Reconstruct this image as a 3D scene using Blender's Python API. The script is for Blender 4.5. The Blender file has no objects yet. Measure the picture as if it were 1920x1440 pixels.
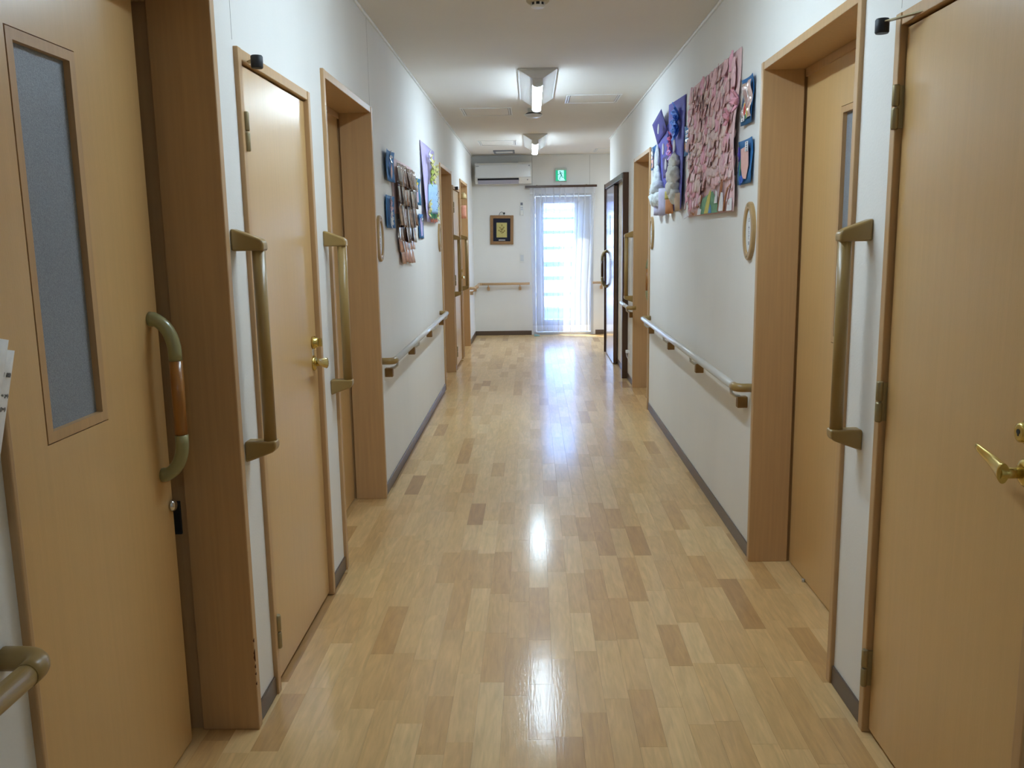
import bpy, bmesh, math, random
from mathutils import Vector, Matrix
random.seed(7)
sc = bpy.context.scene
PI = math.pi
# ---------------------------------------------------------------- camera
CAM = bpy.data.cameras.new('camera')
cam = bpy.data.objects.new('camera', CAM)
sc.collection.objects.link(cam)
sc.camera = cam
CAM.sensor_width = 36.0
CAM.lens = 36.0 * 1640.77 / 1920.0
CAM.clip_start = 0.02
_p, _y, _r = 0.167351857, -0.0244559617, -0.0158767319
fwd = Vector((math.sin(_y)*math.cos(_p), math.cos(_y)*math.cos(_p), -math.sin(_p)))
rt = Vector((math.cos(_y), -math.sin(_y), 0)); up = rt.cross(fwd)
r2 = math.cos(_r)*rt + math.sin(_r)*up
u2 = -math.sin(_r)*rt + math.cos(_r)*up
M = Matrix((r2, u2, -fwd)).transposed().to_4x4()
M.translation = Vector((0, 0, 1.36))
cam.matrix_world = M
# ---------------------------------------------------------------- world, sun, exposure
LAMP_POWER = 24.0
SUN_POWER = 7.0
SKY_POWER = .6
sc.view_settings.view_transform = 'Standard'
sc.view_settings.look = 'None'
sc.view_settings.gamma = 1.0
sc.view_settings.use_curve_mapping = False
sc.view_settings.exposure = 1.86
w = bpy.data.worlds.new('sky'); sc.world = w; w.use_nodes = True
nt = w.node_tree; nt.nodes.clear()
sky = nt.nodes.new('ShaderNodeTexSky'); sky.sky_type = 'NISHITA'; sky.sun_disc = False; sky.ozone_density = 5.0
sky.sun_elevation = math.radians(58); sky.sun_rotation = math.radians(-59)
bg = nt.nodes.new('ShaderNodeBackground'); bg.inputs[1].default_value = SKY_POWER
wo = nt.nodes.new('ShaderNodeOutputWorld')
tint = nt.nodes.new('ShaderNodeMix'); tint.data_type = 'RGBA'; tint.blend_type = 'MULTIPLY'; tint.inputs['Factor'].default_value = 1; tint.inputs['B'].default_value = (.80, 1.0, 1.38, 1)   # white balance of the lamps: daylight reads blue
nt.links.new(sky.outputs[0], tint.inputs['A']); nt.links.new(tint.outputs['Result'], bg.inputs[0]); nt.links.new(bg.outputs[0], wo.inputs[0])
SL = bpy.data.lights.new('sun', 'SUN'); SL.energy = SUN_POWER; SL.angle = math.radians(0.6); SL.color = (1, .97, .92)
sun = bpy.data.objects.new('sun', SL); sc.collection.objects.link(sun)
sun.rotation_euler = Vector((.448, -.269, -.852)).to_track_quat('-Z', 'Y').to_euler()
sun.location = (-4, 16, 9)

PL = bpy.data.lights.new('added_passage_fill', 'AREA'); PL.shape = 'RECTANGLE'; PL.size = 1.2; PL.size_y = .12; PL.energy = 4.5; PL.color = (.80, .92, 1.0)  # unseen area light added in the side passage to brighten the end wall
pl_ = bpy.data.objects.new('added_passage_fill', PL); sc.collection.objects.link(pl_); pl_.location = (2.0, 11.2, 2.36)

XL, XR, ZC, YE = -0.794, 0.904, 2.435, 12.15
YB = -2.6            # wall behind the camera
YP = 10.25           # the blossom-picture wall ends here, a side passage opens
# ---------------------------------------------------------------- materials
def srgb(r, g, b):
    f = lambda c: (c/255/12.92) if c/255 <= .04045 else ((c/255+.055)/1.055)**2.4
    return (f(r), f(g), f(b), 1)
def N(t, k, **kw):
    n = t.nodes.new(k)
    for a, v in kw.items(): setattr(n, a, v)
    return n
MATS = {}
def mat(name, col, rough=.5, metal=0, spec=.5, noise=0, nscale=(40, 40, 40), bump=0, bscale=(300, 300, 300), coat=0, emit=0, coatr=.12):
    if name in MATS: return MATS[name]
    m = bpy.data.materials.new(name); m.use_nodes = True
    t = m.node_tree; b = t.nodes['Principled BSDF']
    b.inputs['Base Color'].default_value = col
    b.inputs['Roughness'].default_value = rough
    b.inputs['Metallic'].default_value = metal
    b.inputs['Specular IOR Level'].default_value = spec
    if coat:
        b.inputs['Coat Weight'].default_value = coat; b.inputs['Coat Roughness'].default_value = coatr
    if emit:
        b.inputs['Emission Color'].default_value = col; b.inputs['Emission Strength'].default_value = emit
    if noise or bump:
        g = N(t, 'ShaderNodeNewGeometry')
    if noise:
        mp = N(t, 'ShaderNodeMapping'); mp.inputs['Scale'].default_value = nscale
        no = N(t, 'ShaderNodeTexNoise'); no.inputs['Scale'].default_value = 1; no.inputs['Detail'].default_value = 5
        rm = N(t, 'ShaderNodeMapRange'); rm.inputs['From Min'].default_value = .25; rm.inputs['From Max'].default_value = .75
        rm.inputs['To Min'].default_value = 1-noise; rm.inputs['To Max'].default_value = 1+noise
        mx = N(t, 'ShaderNodeMix', data_type='RGBA', blend_type='MULTIPLY'); mx.inputs['Factor'].default_value = 1
        mx.inputs['A'].default_value = col
        t.links.new(g.outputs['Position'], mp.inputs[0]); t.links.new(mp.outputs[0], no.inputs['Vector'])
        t.links.new(no.outputs['Fac'], rm.inputs['Value']); t.links.new(rm.outputs[0], mx.inputs['B'])
        t.links.new(mx.outputs['Result'], b.inputs['Base Color'])
    if bump:
        mp2 = N(t, 'ShaderNodeMapping'); mp2.inputs['Scale'].default_value = bscale
        n2 = N(t, 'ShaderNodeTexNoise'); n2.inputs['Scale'].default_value = 1; n2.inputs['Detail'].default_value = 3
        bp = N(t, 'ShaderNodeBump'); bp.inputs['Strength'].default_value = bump; bp.inputs['Distance'].default_value = .002
        t.links.new(g.outputs['Position'], mp2.inputs[0]); t.links.new(mp2.outputs[0], n2.inputs['Vector'])
        t.links.new(n2.outputs['Fac'], bp.inputs['Height']); t.links.new(bp.outputs[0], b.inputs['Normal'])
    MATS[name] = m
    return m

WALL = mat('wall_paper', srgb(236, 234, 229), .75, spec=.25, noise=.025, nscale=(3, 3, 1.2), bump=.25, bscale=(160, 160, 160))
CEIL = mat('ceiling_paper', srgb(234, 229, 221), .85, spec=.15, noise=.02, nscale=(2, 2, 2), bump=.25, bscale=(160, 160, 160))
CASING = mat('casing_laminate', srgb(196, 158, 112), .42, noise=.07, nscale=(90, 90, 3), bump=.08, bscale=(260, 260, 20))
LEAF = mat('leaf_laminate', srgb(212, 172, 114), .32, spec=.6, noise=.035, nscale=(70, 70, 2.5), bump=.10, bscale=(320, 320, 60), coat=.5, coatr=.24)
PAD = mat('chipped_edge', srgb(92, 52, 28), .7)
BASEB = mat('baseboard_vinyl', srgb(92, 74, 60), .35, noise=.08, nscale=(8, 8, 8))
OLIVE = mat('olive_gold_plastic', srgb(160, 131, 78), .32, noise=.03, nscale=(30, 30, 30), bump=.03)
SILVER = mat('rail_silver', srgb(214, 210, 203), .24, noise=.02, nscale=(20, 3, 20), bump=.02)
STEEL = mat('bracket_steel', srgb(205, 204, 200), .3, metal=.6, noise=.02)
BLOCK = mat('bracket_brown', srgb(134, 96, 42), .4, noise=.05)
PALEW = mat('rail_pale_wood', srgb(196, 160, 118), .4, noise=.06, nscale=(6, 60, 60))
JADE = mat('handle_olive', srgb(152, 148, 104), .28, noise=.03, coat=.3)
GRIP = mat('handle_grip_wood', srgb(163, 108, 48), .3, noise=.12, nscale=(120, 120, 6), coat=.3)
BRASS = mat('brass', srgb(214, 190, 112), .24, metal=.9, noise=.03)
HINGE = mat('hinge_bronze', srgb(158, 144, 108), .38, metal=.45, noise=.05)
CHROME = mat('chrome', srgb(200, 200, 198), .15, metal=1, noise=.02)
BLACK = mat('black_rubber', srgb(30, 33, 40), .55, noise=.08)
DARKGAP = mat('painted_gap_shade', srgb(40, 26, 16), .9)  # dark colour that paints the shade inside door gaps
WHITEP = mat('white_plastic', srgb(232, 231, 226), .35, noise=.015)
GREYP = mat('grey_plastic', srgb(120, 122, 130), .4, noise=.02)
DARKW = mat('dark_walnut', srgb(78, 52, 34), .28, noise=.16, nscale=(60, 60, 3))
DARKLEAF = mat('dark_walnut_gloss', srgb(86, 58, 40), .18, noise=.12, nscale=(60, 60, 3), coat=.6)
ALU = mat('aluminium', srgb(196, 200, 206), .35, metal=.3, noise=.02)
TUBE = mat('led_tube', (.66, .845, 1.0, 1), .4, emit=LAMP_POWER)
TUBE3 = mat('led_tube_fill', (.66, .845, 1.0, 1), .4, emit=LAMP_POWER*.25)
TUBE2 = mat('led_tube_lowered', (.66, .845, 1.0, 1), .4, emit=LAMP_POWER*.88)  # output lowered to balance the light on the wall near this lamp
LAMPW = mat('lamp_white', srgb(226, 225, 221), .45, noise=.02)
INK = mat('ink', srgb(58, 58, 74), .8)
def frosted():
    m = mat('frosted_glass', srgb(140, 147, 155), .28, noise=.32, nscale=(420, 420, 420), bump=.5, bscale=(500, 500, 500))
    return m
FROST = frosted()
def pane_mat():
    m = bpy.data.materials.new('clear_glass'); m.use_nodes = True
    t = m.node_tree; t.nodes.clear()
    o = N(t, 'ShaderNodeOutputMaterial'); mx = N(t, 'ShaderNodeMixShader'); tr = N(t, 'ShaderNodeBsdfTransparent')
    gl = N(t, 'ShaderNodeBsdfGlossy'); gl.inputs['Roughness'].default_value = .02
    fr = N(t, 'ShaderNodeFresnel'); fr.inputs[0].default_value = 1.45
    tr.inputs[0].default_value = (.93, .96, .97, 1)
    ge = N(t, 'ShaderNodeNewGeometry'); ft = N(t, 'ShaderNodeMath', operation='SUBTRACT'); ft.inputs[0].default_value = 1   # reflect at the outer faces only, a thin pane has no total reflection
    mu = N(t, 'ShaderNodeMath', operation='MULTIPLY'); t.links.new(ge.outputs['Backfacing'], ft.inputs[1]); t.links.new(ft.outputs[0], mu.inputs[0]); t.links.new(fr.outputs[0], mu.inputs[1])
    t.links.new(mu.outputs[0], mx.inputs[0]); t.links.new(tr.outputs[0], mx.inputs[1]); t.links.new(gl.outputs[0], mx.inputs[2])
    t.links.new(mx.outputs[0], o.inputs[0]); return m
PANE = pane_mat()
def lace_mat(name, clear):
    m = bpy.data.materials.new(name); m.use_nodes = True
    t = m.node_tree; t.nodes.clear()
    o = N(t, 'ShaderNodeOutputMaterial'); tr = N(t, 'ShaderNodeBsdfTransparent')
    tl = N(t, 'ShaderNodeBsdfTranslucent'); tl.inputs[0].default_value = (.92, .93, .95, 1)
    df = N(t, 'ShaderNodeBsdfDiffuse'); df.inputs[0].default_value = (.82, .83, .86, 1)
    a = N(t, 'ShaderNodeMixShader'); a.inputs[0].default_value = .5
    b = N(t, 'ShaderNodeMixShader')
    g = N(t, 'ShaderNodeNewGeometry'); mp = N(t, 'ShaderNodeMapping'); mp.inputs['Scale'].default_value = (500, 500, 500)
    no = N(t, 'ShaderNodeTexNoise'); no.inputs['Scale'].default_value = 1
    ma = N(t, 'ShaderNodeMath', operation='MULTIPLY_ADD'); ma.inputs[1].default_value = .2; ma.inputs[2].default_value = 1-clear-.1
    t.links.new(g.outputs['Position'], mp.inputs[0]); t.links.new(mp.outputs[0], no.inputs['Vector']); t.links.new(no.outputs['Fac'], ma.inputs[0])
    t.links.new(tl.outputs[0], a.inputs[1]); t.links.new(df.outputs[0], a.inputs[2])
    t.links.new(ma.outputs[0], b.inputs[0]); t.links.new(tr.outputs[0], b.inputs[1]); t.links.new(a.outputs[0], b.inputs[2])
    t.links.new(b.outputs[0], o.inputs[0]); return m
LACE = lace_mat('lace_sheer', .5)
LACEH = lace_mat('lace_hem', .22)
def floor_mat():
    m = bpy.data.materials.new('floor_maple_print'); m.use_nodes = True
    t = m.node_tree; b = t.nodes['Principled BSDF']
    at = N(t, 'ShaderNodeAttribute', attribute_name='tone')
    g = N(t, 'ShaderNodeNewGeometry')
    # grain runs along the corridor and is shifted from plank to plank
    sep = N(t, 'ShaderNodeMath', operation='MULTIPLY'); sep.inputs[1].default_value = 37.0
    t.links.new(at.outputs['Fac'], sep.inputs[0])
    cb = N(t, 'ShaderNodeCombineXYZ'); t.links.new(sep.outputs[0], cb.inputs[0]); t.links.new(sep.outputs[0], cb.inputs[2])
    ad = N(t, 'ShaderNodeVectorMath', operation='ADD'); t.links.new(g.outputs['Position'], ad.inputs[0]); t.links.new(cb.outputs[0], ad.inputs[1])
    mp = N(t, 'ShaderNodeMapping'); mp.inputs['Scale'].default_value = (55, 5, 5); t.links.new(ad.outputs[0], mp.inputs[0])
    no = N(t, 'ShaderNodeTexNoise'); no.inputs['Scale'].default_value = 1; no.inputs['Detail'].default_value = 6; no.inputs['Distortion'].default_value = 1.2
    t.links.new(mp.outputs[0], no.inputs['Vector'])
    mp2 = N(t, 'ShaderNodeMapping'); mp2.inputs['Scale'].default_value = (14, 3.2, 3); t.links.new(ad.outputs[0], mp2.inputs[0])
    n2 = N(t, 'ShaderNodeTexNoise'); n2.inputs['Scale'].default_value = 1; n2.inputs['Detail'].default_value = 3; n2.inputs['Distortion'].default_value = 2.5
    t.links.new(mp2.outputs[0], n2.inputs['Vector'])
    ramp = N(t, 'ShaderNodeValToRGB'); e = ramp.color_ramp.elements
    e[0].position = 0; e[0].color = srgb(182, 140, 90); e[1].position = 1; e[1].color = srgb(228, 194, 140)
    x = ramp.color_ramp.elements.new(.35); x.color = srgb(204, 162, 106)
    x = ramp.color_ramp.elements.new(.65); x.color = srgb(220, 182, 126)
    t.links.new(at.outputs['Fac'], ramp.inputs[0])
    r1 = N(t, 'ShaderNodeMapRange'); r1.inputs['From Min'].default_value = .3; r1.inputs['From Max'].default_value = .7; r1.inputs['To Min'].default_value = .90; r1.inputs['To Max'].default_value = 1.08
    t.links.new(no.outputs['Fac'], r1.inputs['Value'])
    r3 = N(t, 'ShaderNodeMapRange'); r3.inputs['From Min'].default_value = .3; r3.inputs['From Max'].default_value = .7; r3.inputs['To Min'].default_value = .93; r3.inputs['To Max'].default_value = 1.06
    t.links.new(n2.outputs['Fac'], r3.inputs['Value'])
    mul = N(t, 'ShaderNodeMath', operation='MULTIPLY'); t.links.new(r1.outputs[0], mul.inputs[0]); t.links.new(r3.outputs[0], mul.inputs[1])
    mx = N(t, 'ShaderNodeMix', data_type='RGBA', blend_type='MULTIPLY'); mx.inputs['Factor'].default_value = 1
    t.links.new(ramp.outputs[0], mx.inputs['A']); t.links.new(mul.outputs[0], mx.inputs['B'])
    t.links.new(mx.outputs['Result'], b.inputs['Base Color'])
    b.inputs['Roughness'].default_value = .38
    b.inputs['Specular IOR Level'].default_value = .18
    b.inputs['Coat Weight'].default_value = .46; b.inputs['Coat Roughness'].default_value = .13; b.inputs['Coat IOR'].default_value = 1.45
    # wax: long fine streaks and a slow unevenness
    m3 = N(t, 'ShaderNodeMapping'); m3.inputs['Scale'].default_value = (160, 22, 1); t.links.new(g.outputs['Position'], m3.inputs[0])
    n3 = N(t, 'ShaderNodeTexNoise'); n3.inputs['Scale'].default_value = 1; n3.inputs['Detail'].default_value = 3; t.links.new(m3.outputs[0], n3.inputs['Vector'])
    m4 = N(t, 'ShaderNodeMapping'); m4.inputs['Scale'].default_value = (7, 16, 1); t.links.new(g.outputs['Position'], m4.inputs[0])
    n4 = N(t, 'ShaderNodeTexNoise'); n4.inputs['Scale'].default_value = 1; n4.inputs['Detail'].default_value = 2; t.links.new(m4.outputs[0], n4.inputs['Vector'])
    b3 = N(t, 'ShaderNodeBump'); b3.inputs['Strength'].default_value = .20; b3.inputs['Distance'].default_value = .001; t.links.new(n3.outputs['Fac'], b3.inputs['Height'])
    b4 = N(t, 'ShaderNodeBump'); b4.inputs['Strength'].default_value = .08; b4.inputs['Distance'].default_value = .004; t.links.new(n4.outputs['Fac'], b4.inputs['Height']); t.links.new(b3.outputs[0], b4.inputs['Normal'])
    t.links.new(b4.outputs[0], b.inputs['Coat Normal'])
    t.links.new(b3.outputs[0], b.inputs['Normal'])
    return m
FLOOR = floor_mat()
def paper(name, r, g, b, rough=.7, noise=.06): return mat(name, srgb(r, g, b), rough, noise=noise, nscale=(60, 60, 60), bump=.15, bscale=(120, 120, 120))

# ---------------------------------------------------------------- mesh helpers
class MB:
    """collects shapes; obj() links them as ONE mesh object"""
    def __init__(s): s.bm = bmesh.new()
    def box(s, x0, x1, y0, y1, z0, z1, bev=0, seg=2):
        x0, x1 = sorted((x0, x1)); y0, y1 = sorted((y0, y1)); z0, z1 = sorted((z0, z1))
        r = bmesh.ops.create_cube(s.bm, size=1)['verts']
        for v in r: v.co = Vector(((x0+x1)/2+v.co.x*(x1-x0), (y0+y1)/2+v.co.y*(y1-y0), (z0+z1)/2+v.co.z*(z1-z0)))
        if bev:
            ed = list({e for v in r for e in v.link_edges})
            bmesh.ops.bevel(s.bm, geom=ed, offset=bev, segments=seg, affect='EDGES', profile=.5)
        return s
    def prism(s, pts, vec, bev=0, seg=2):
        """pts: 3-D polygon, extruded by vec"""
        a = [s.bm.verts.new(p) for p in pts]; b = [s.bm.verts.new(Vector(p)+Vector(vec)) for p in pts]
        n = len(a); fs = [s.bm.faces.new(a), s.bm.faces.new(b[::-1])]
        for i in range(n): fs.append(s.bm.faces.new((a[i], b[i], b[(i+1) % n], a[(i+1) % n])))
        bmesh.ops.recalc_face_normals(s.bm, faces=fs)
        if bev:
            ed = list({e for f in fs for e in f.edges})
            bmesh.ops.bevel(s.bm, geom=ed, offset=bev, segments=seg, affect='EDGES', profile=.5)
        return s
    def tube(s, path, r, n=14, cap=True, flat=None):
        """path: points; r: radius or list; flat: optional (vector, factor) squeezing along vector"""
        path = [Vector(p) for p in path]; m = len(path)
        rr = r if isinstance(r, (list, tuple)) else [r]*m
        t0 = (path[1]-path[0]).normalized()
        u = t0.orthogonal().normalized(); rings = []
        for i in range(m):
            t = (path[min(i+1, m-1)]-path[max(i-1, 0)]).normalized()
            u = (u-t*u.dot(t)).normalized(); v = t.cross(u)
            ring = []
            for k in range(n):
                off = (u*math.cos(2*PI*k/n)+v*math.sin(2*PI*k/n))*rr[i]
                if flat: off -= flat[0]*off.dot(flat[0])*(1-flat[1])
                ring.append(s.bm.verts.new(path[i]+off))
            rings.append(ring)
        fs = []
        for a, b in zip(rings, rings[1:]):
            for k in range(n): fs.append(s.bm.faces.new((a[k], a[(k+1) % n], b[(k+1) % n], b[k])))
        if cap: fs += [s.bm.faces.new(rings[0][::-1]), s.bm.faces.new(rings[-1])]
        for f in fs[:-2] if cap else fs: f.smooth = True
        bmesh.ops.recalc_face_normals(s.bm, faces=fs)
        return s
    def lathe(s, c, axis, prof, n=24, sx=1, sy=1):
        """prof: (radius, height along axis) from bottom to top"""
        ax = Vector(axis).normalized(); u = Vector((0, 0, 1)) if abs(ax.z) < .9 else Vector((1, 0, 0))
        u = (u-ax*u.dot(ax)).normalized(); v = ax.cross(u); c = Vector(c); rings = []; fs = []
        for r, h in prof:
            rings.append([s.bm.verts.new(c+ax*h+u*(r*sx*math.cos(2*PI*k/n))+v*(r*sy*math.sin(2*PI*k/n))) for k in range(n)])
        for a, b in zip(rings, rings[1:]):
            for k in range(n):
                f = s.bm.faces.new((a[k], a[(k+1) % n], b[(k+1) % n], b[k])); f.smooth = True; fs.append(f)
        fs += [s.bm.faces.new(rings[0][::-1]), s.bm.faces.new(rings[-1])]
        bmesh.ops.recalc_face_normals(s.bm, faces=fs)
        return s
    def ring(s, c, axis, ro, ri, h, sx=1, sy=1, n=32):
        ax = Vector(axis).normalized(); u = Vector((0, 0, 1)) if abs(ax.z) < .9 else Vector((1, 0, 0))
        u = (u-ax*u.dot(ax)).normalized(); v = ax.cross(u); c = Vector(c); fs = []; R = []
        for r, hh in ((ri, 0), (ro, 0), (ro, h*.75), (ro-h*.25, h), (ri+h*.2, h), (ri, h*.8)):
            R.append([s.bm.verts.new(c+ax*hh+u*(r*sx*math.cos(2*PI*k/n))+v*((r*sx-(ro*sx-ro*sy))*math.sin(2*PI*k/n))) for k in range(n)])
        for i in range(6):
            a, b = R[i], R[(i+1) % 6]
            for k in range(n): fs.append(s.bm.faces.new((a[k], a[(k+1) % n], b[(k+1) % n], b[k])))
        bmesh.ops.recalc_face_normals(s.bm, faces=fs); return s
    def sheet(s, fn, nu=8, nv=8, th=.0012, nrm=(1, 0, 0), mask=None, smooth=True):
        """a thin solid sheet: fn(u,v) -> point"""
        nr = Vector(nrm)*th; fs = []
        A = [[s.bm.verts.new(Vector(fn(i/nu, j/nv))+nr) for j in range(nv+1)] for i in range(nu+1)]
        B = [[s.bm.verts.new(Vector(fn(i/nu, j/nv))) for j in range(nv+1)] for i in range(nu+1)]
        for i in range(nu):
            for j in range(nv):
                f = s.bm.faces.new((A[i][j], A[i+1][j], A[i+1][j+1], A[i][j+1])); f.smooth = smooth; fs.append(f)
                f = s.bm.faces.new((B[i][j], B[i][j+1], B[i+1][j+1], B[i+1][j])); f.smooth = smooth; fs.append(f)
        for i in range(nu):
            for j in (0, nv): fs.append(s.bm.faces.new((A[i][j], B[i][j], B[i+1][j], A[i+1][j])))
        for j in range(nv):
            for i in (0, nu): fs.append(s.bm.faces.new((A[i][j], A[i][j+1], B[i][j+1], B[i][j])))
        bmesh.ops.recalc_face_normals(s.bm, faces=fs); return s

def wloc(o):
    v = Vector((0, 0, 0))
    while o: v += o.location; o = o.parent
    return v
def obj(name, mb, m, parent=None, origin=None, **props):
    me = bpy.data.meshes.new(name)
    base = wloc(parent) if parent else Vector((0, 0, 0))
    org = Vector(origin) if origin is not None else base
    bmesh.ops.translate(mb.bm, verts=mb.bm.verts, vec=-org)
    mb.bm.to_mesh(me); mb.bm.free()
    for x in (m if isinstance(m, (list, tuple)) else [m]): me.materials.append(x)
    o = bpy.data.objects.new(name, me); sc.collection.objects.link(o)
    o.parent = parent; o.location = org-base
    for k, v in props.items(): o[k] = v
    return o
def thing(name, label, cat, loc, group=None, kind=None):
    o = bpy.data.objects.new(name, None); sc.collection.objects.link(o)
    o.location = loc; o.empty_display_size = .1
    o['label'] = label; o['category'] = cat
    if group: o['group'] = group
    if kind: o['kind'] = kind
    return o
def struct(name, mb, m, label=None, parent=None):
    o = obj(name, mb, m, parent); o['kind'] = 'structure'
    if label: o['label'] = label
    return o
# wall-relative: side -1 is the photo-collage wall, +1 the blossom-picture wall; d = distance out of that wall
def X(side, d): return XL+d if side < 0 else XR-d
def wbox(mb, side, d0, d1, y0, y1, z0, z1, bev=0, seg=2): return mb.box(X(side, d0), X(side, d1), y0, y1, z0, z1, bev, seg)

# ---------------------------------------------------------------- floor of printed maple strips
fl = struct('floor', MB().box(-1.35, 3.2, YB, 12.6, -.12, -.004), FLOOR, 'polished maple strip floor of the corridor')
alcL = [(1.25, 2.28), (3.45, 4.48), (7.77, 8.84), (9.95, 10.99)]
alcR = [(2.50, 3.54), (6.76, 7.80)]
PW = .075
planks = []
x = -1.0
ci = 0
while x < 1.10:
    yy = YB-random.random()*.4
    while yy < YE+.25:
        L = random.choice((.30, .34, .38, .30, .34, .45))
        xc, y0, y1 = x+PW/2, yy, yy+L
        keep = XL-.01 < xc < XR+.01 or (xc < XL and any(a < y1 and y0 < b for a, b in alcL)) or (xc > XR and (any(a < y1 and y0 < b for a, b in alcR) or y1 > YP-.1))
        if keep: planks.append((x, y0, y1, min(1, max(0, random.gauss(.62, .14) - (.34 if random.random() < .09 else 0)))))
        yy += L
    x += PW; ci += 1
while x < 3.0:     # the side passage
    yy = YP-.3
    while yy < YE+.2:
        planks.append((x, yy, yy+.4, random.random())); yy += .4
    x += PW
def tone_attr(me, vals):
    a = me.attributes.new('tone', 'FLOAT', 'FACE')
    a.data.foreach_set('value', vals)
def plank_geo(bm, x, y0, y1, ox=0, oy=0):
    e = .00015; z0, z1 = -.004, 0
    P = [(x+e, y0+e, z0), (x+PW-e, y0+e, z0), (x+PW-e, y1-e, z0), (x+e, y1-e, z0),
         (x+e, y0+e, z1-e), (x+PW-e, y0+e, z1-e), (x+PW-e, y1-e, z1-e), (x+e, y1-e, z1-e),
         (x+2*e, y0+2*e, z1), (x+PW-2*e, y0+2*e, z1), (x+PW-2*e, y1-2*e, z1), (x+2*e, y1-2*e, z1)]
    V = [bm.verts.new((a-ox, b-oy, c)) for a, b, c in P]
    for q in ((3, 2, 1, 0), (8, 9, 10, 11)): bm.faces.new([V[i] for i in q])
    for k in (0, 4):
        for i in range(4): bm.faces.new([V[k+i], V[k+(i+1) % 4], V[k+4+(i+1) % 4], V[k+4+i]])
    return 10
vis = sorted([p for p in planks if p[2] > 2.12 and XL-.16 < p[0] < XR+.12], key=lambda p: p[1])
near = set(vis[:300])
bmS = bmesh.new(); tones = []
for p in planks:
    if p in near:
        bm = bmesh.new(); n = plank_geo(bm, p[0], p[1], p[2], p[0], p[1])
        me = bpy.data.meshes.new('plank'); bm.to_mesh(me); bm.free(); tone_attr(me, [p[3]]*n); me.materials.append(FLOOR)
        o = bpy.data.objects.new('plank', me); sc.collection.objects.link(o); o.parent = fl; o.location = (p[0], p[1], 0)
    else:
        n = plank_geo(bmS, p[0], p[1], p[2]); tones += [p[3]]*n
me = bpy.data.meshes.new('distant_planking'); bmS.to_mesh(me); bmS.free(); tone_attr(me, tones); me.materials.append(FLOOR)
o = bpy.data.objects.new('distant_planking', me); sc.collection.objects.link(o); o.parent = fl; o['kind'] = 'stuff'

# ---------------------------------------------------------------- walls and ceiling
WT = .24   # depth of the wall in front of the back slab
def wall(name, side, y0, y1, opens, label):
    mb = MB(); y = y0
    for a, b, zt in opens:
        wbox(mb, side, -WT, 0, y, a, 0, ZC); wbox(mb, side, -WT, 0, a, b, zt, ZC); y = b
    wbox(mb, side, -WT, 0, y, y1, 0, ZC)
    wbox(mb, side, -WT-.2, -WT, y0, y1, -.004, ZC)
    return struct(name, mb, WALL, label)
ZA, ZB = 2.0, 1.875    # top of the casings: sliding doors, hinged doors
wall('wall_left', -1, YB, YE+.25, [(1.256, 2.270, ZA-.012), (2.457, 3.212, ZB-.012), (3.462, 4.468, ZA-.012), (7.782, 8.828, ZA-.012), (8.952, 9.818, ZB-.012), (9.962, 10.978, ZA-.012)], 'white papered corridor wall with the photo collage')
wall('wall_right', 1, YB, YP, [(1.51, 2.252, ZB-.012), (2.512, 3.528, ZA-.012), (6.772, 7.788, ZA-.012)], 'white papered corridor wall with the pink blossom picture')
DX0, DX1, DZ = .02, .845, 1.93      # garden door opening in the end wall
mb = MB()
mb.box(XL, DX0, YE, YE+.10, 0, ZC).box(DX1, 3.2, YE, YE+.10, 0, ZC).box(DX0, DX1, YE, YE+.10, DZ, ZC)
struct('wall_end', mb, WALL, 'white end wall with air conditioner and curtained door')
struct('wall_back', MB().box(-1.3, 1.5, YB-.2, YB, 0, ZC), WALL)
struct('wall_passage', MB().box(2.9, 3.2, YP-.44, YE, 0, ZC).box(XR+WT+.2, 2.9, YP-.44, YP, 0, ZC), WALL)
struct('ceiling', MB().box(-1.35, 3.2, YB-.2, YE+.25, ZC, ZC+.15), CEIL, 'off-white papered corridor ceiling')
# cornice strips
struct('trim_1', MB().box(XL, XL+.012, YB, YE, ZC-.014, ZC, .003), WHITEP)
struct('trim_2', MB().box(XR-.012, XR, YB, YP, ZC-.014, ZC, .003), WHITEP)
struct('trim_3', MB().box(XL+.012, 2.9, YE-.012, YE, ZC-.014, ZC, .003), WHITEP)
# baseboards
def baseb(name, side, segs):
    mb = MB()
    for a, b in segs:
        wbox(mb, side, 0, .007, a, b, 0, .06, .002, 1)
    struct(name, mb, BASEB)
baseb('baseboard_left', -1, [(YB, 1.25), (2.284, 2.443), (3.225, 3.448), (4.482, 7.768), (8.842, 8.938), (9.832, 9.948), (10.992, YE)])
baseb('baseboard_right', 1, [(YB, 1.495), (2.268, 2.498), (3.542, 6.758), (7.802, 8.288), (8.345, 9.22)])
struct('baseboard_end', MB().box(XL+.007, DX0-.03, YE-.008, YE, 0, .06, .002, 1).box(DX1+.03, 2.9, YE-.008, YE, 0, .06, .002, 1), BASEB)
# wallpaper seams: hairline strips where two lengths meet
SEAM = mat('seam_grey', srgb(176, 172, 166), .8)
struct('trim_4', MB().box(XL, XL+.0006, 2.4415, 2.4432, 1.89, ZC-.014), SEAM)
struct('trim_5', MB().box(XL, XL+.0006, 4.486, 4.4885, 1.99, ZC-.014), SEAM)
struct('trim_6', MB().box(XR-.0006, XR, 2.262, 2.2637, 1.89, ZC-.014), SEAM)
struct('trim_7', MB().box(.018, .023, YE-.0008, YE, 2.03, ZC-.014).box(.797, .801, YE-.0008, YE, 2.03, ZC-.014), SEAM)

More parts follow.
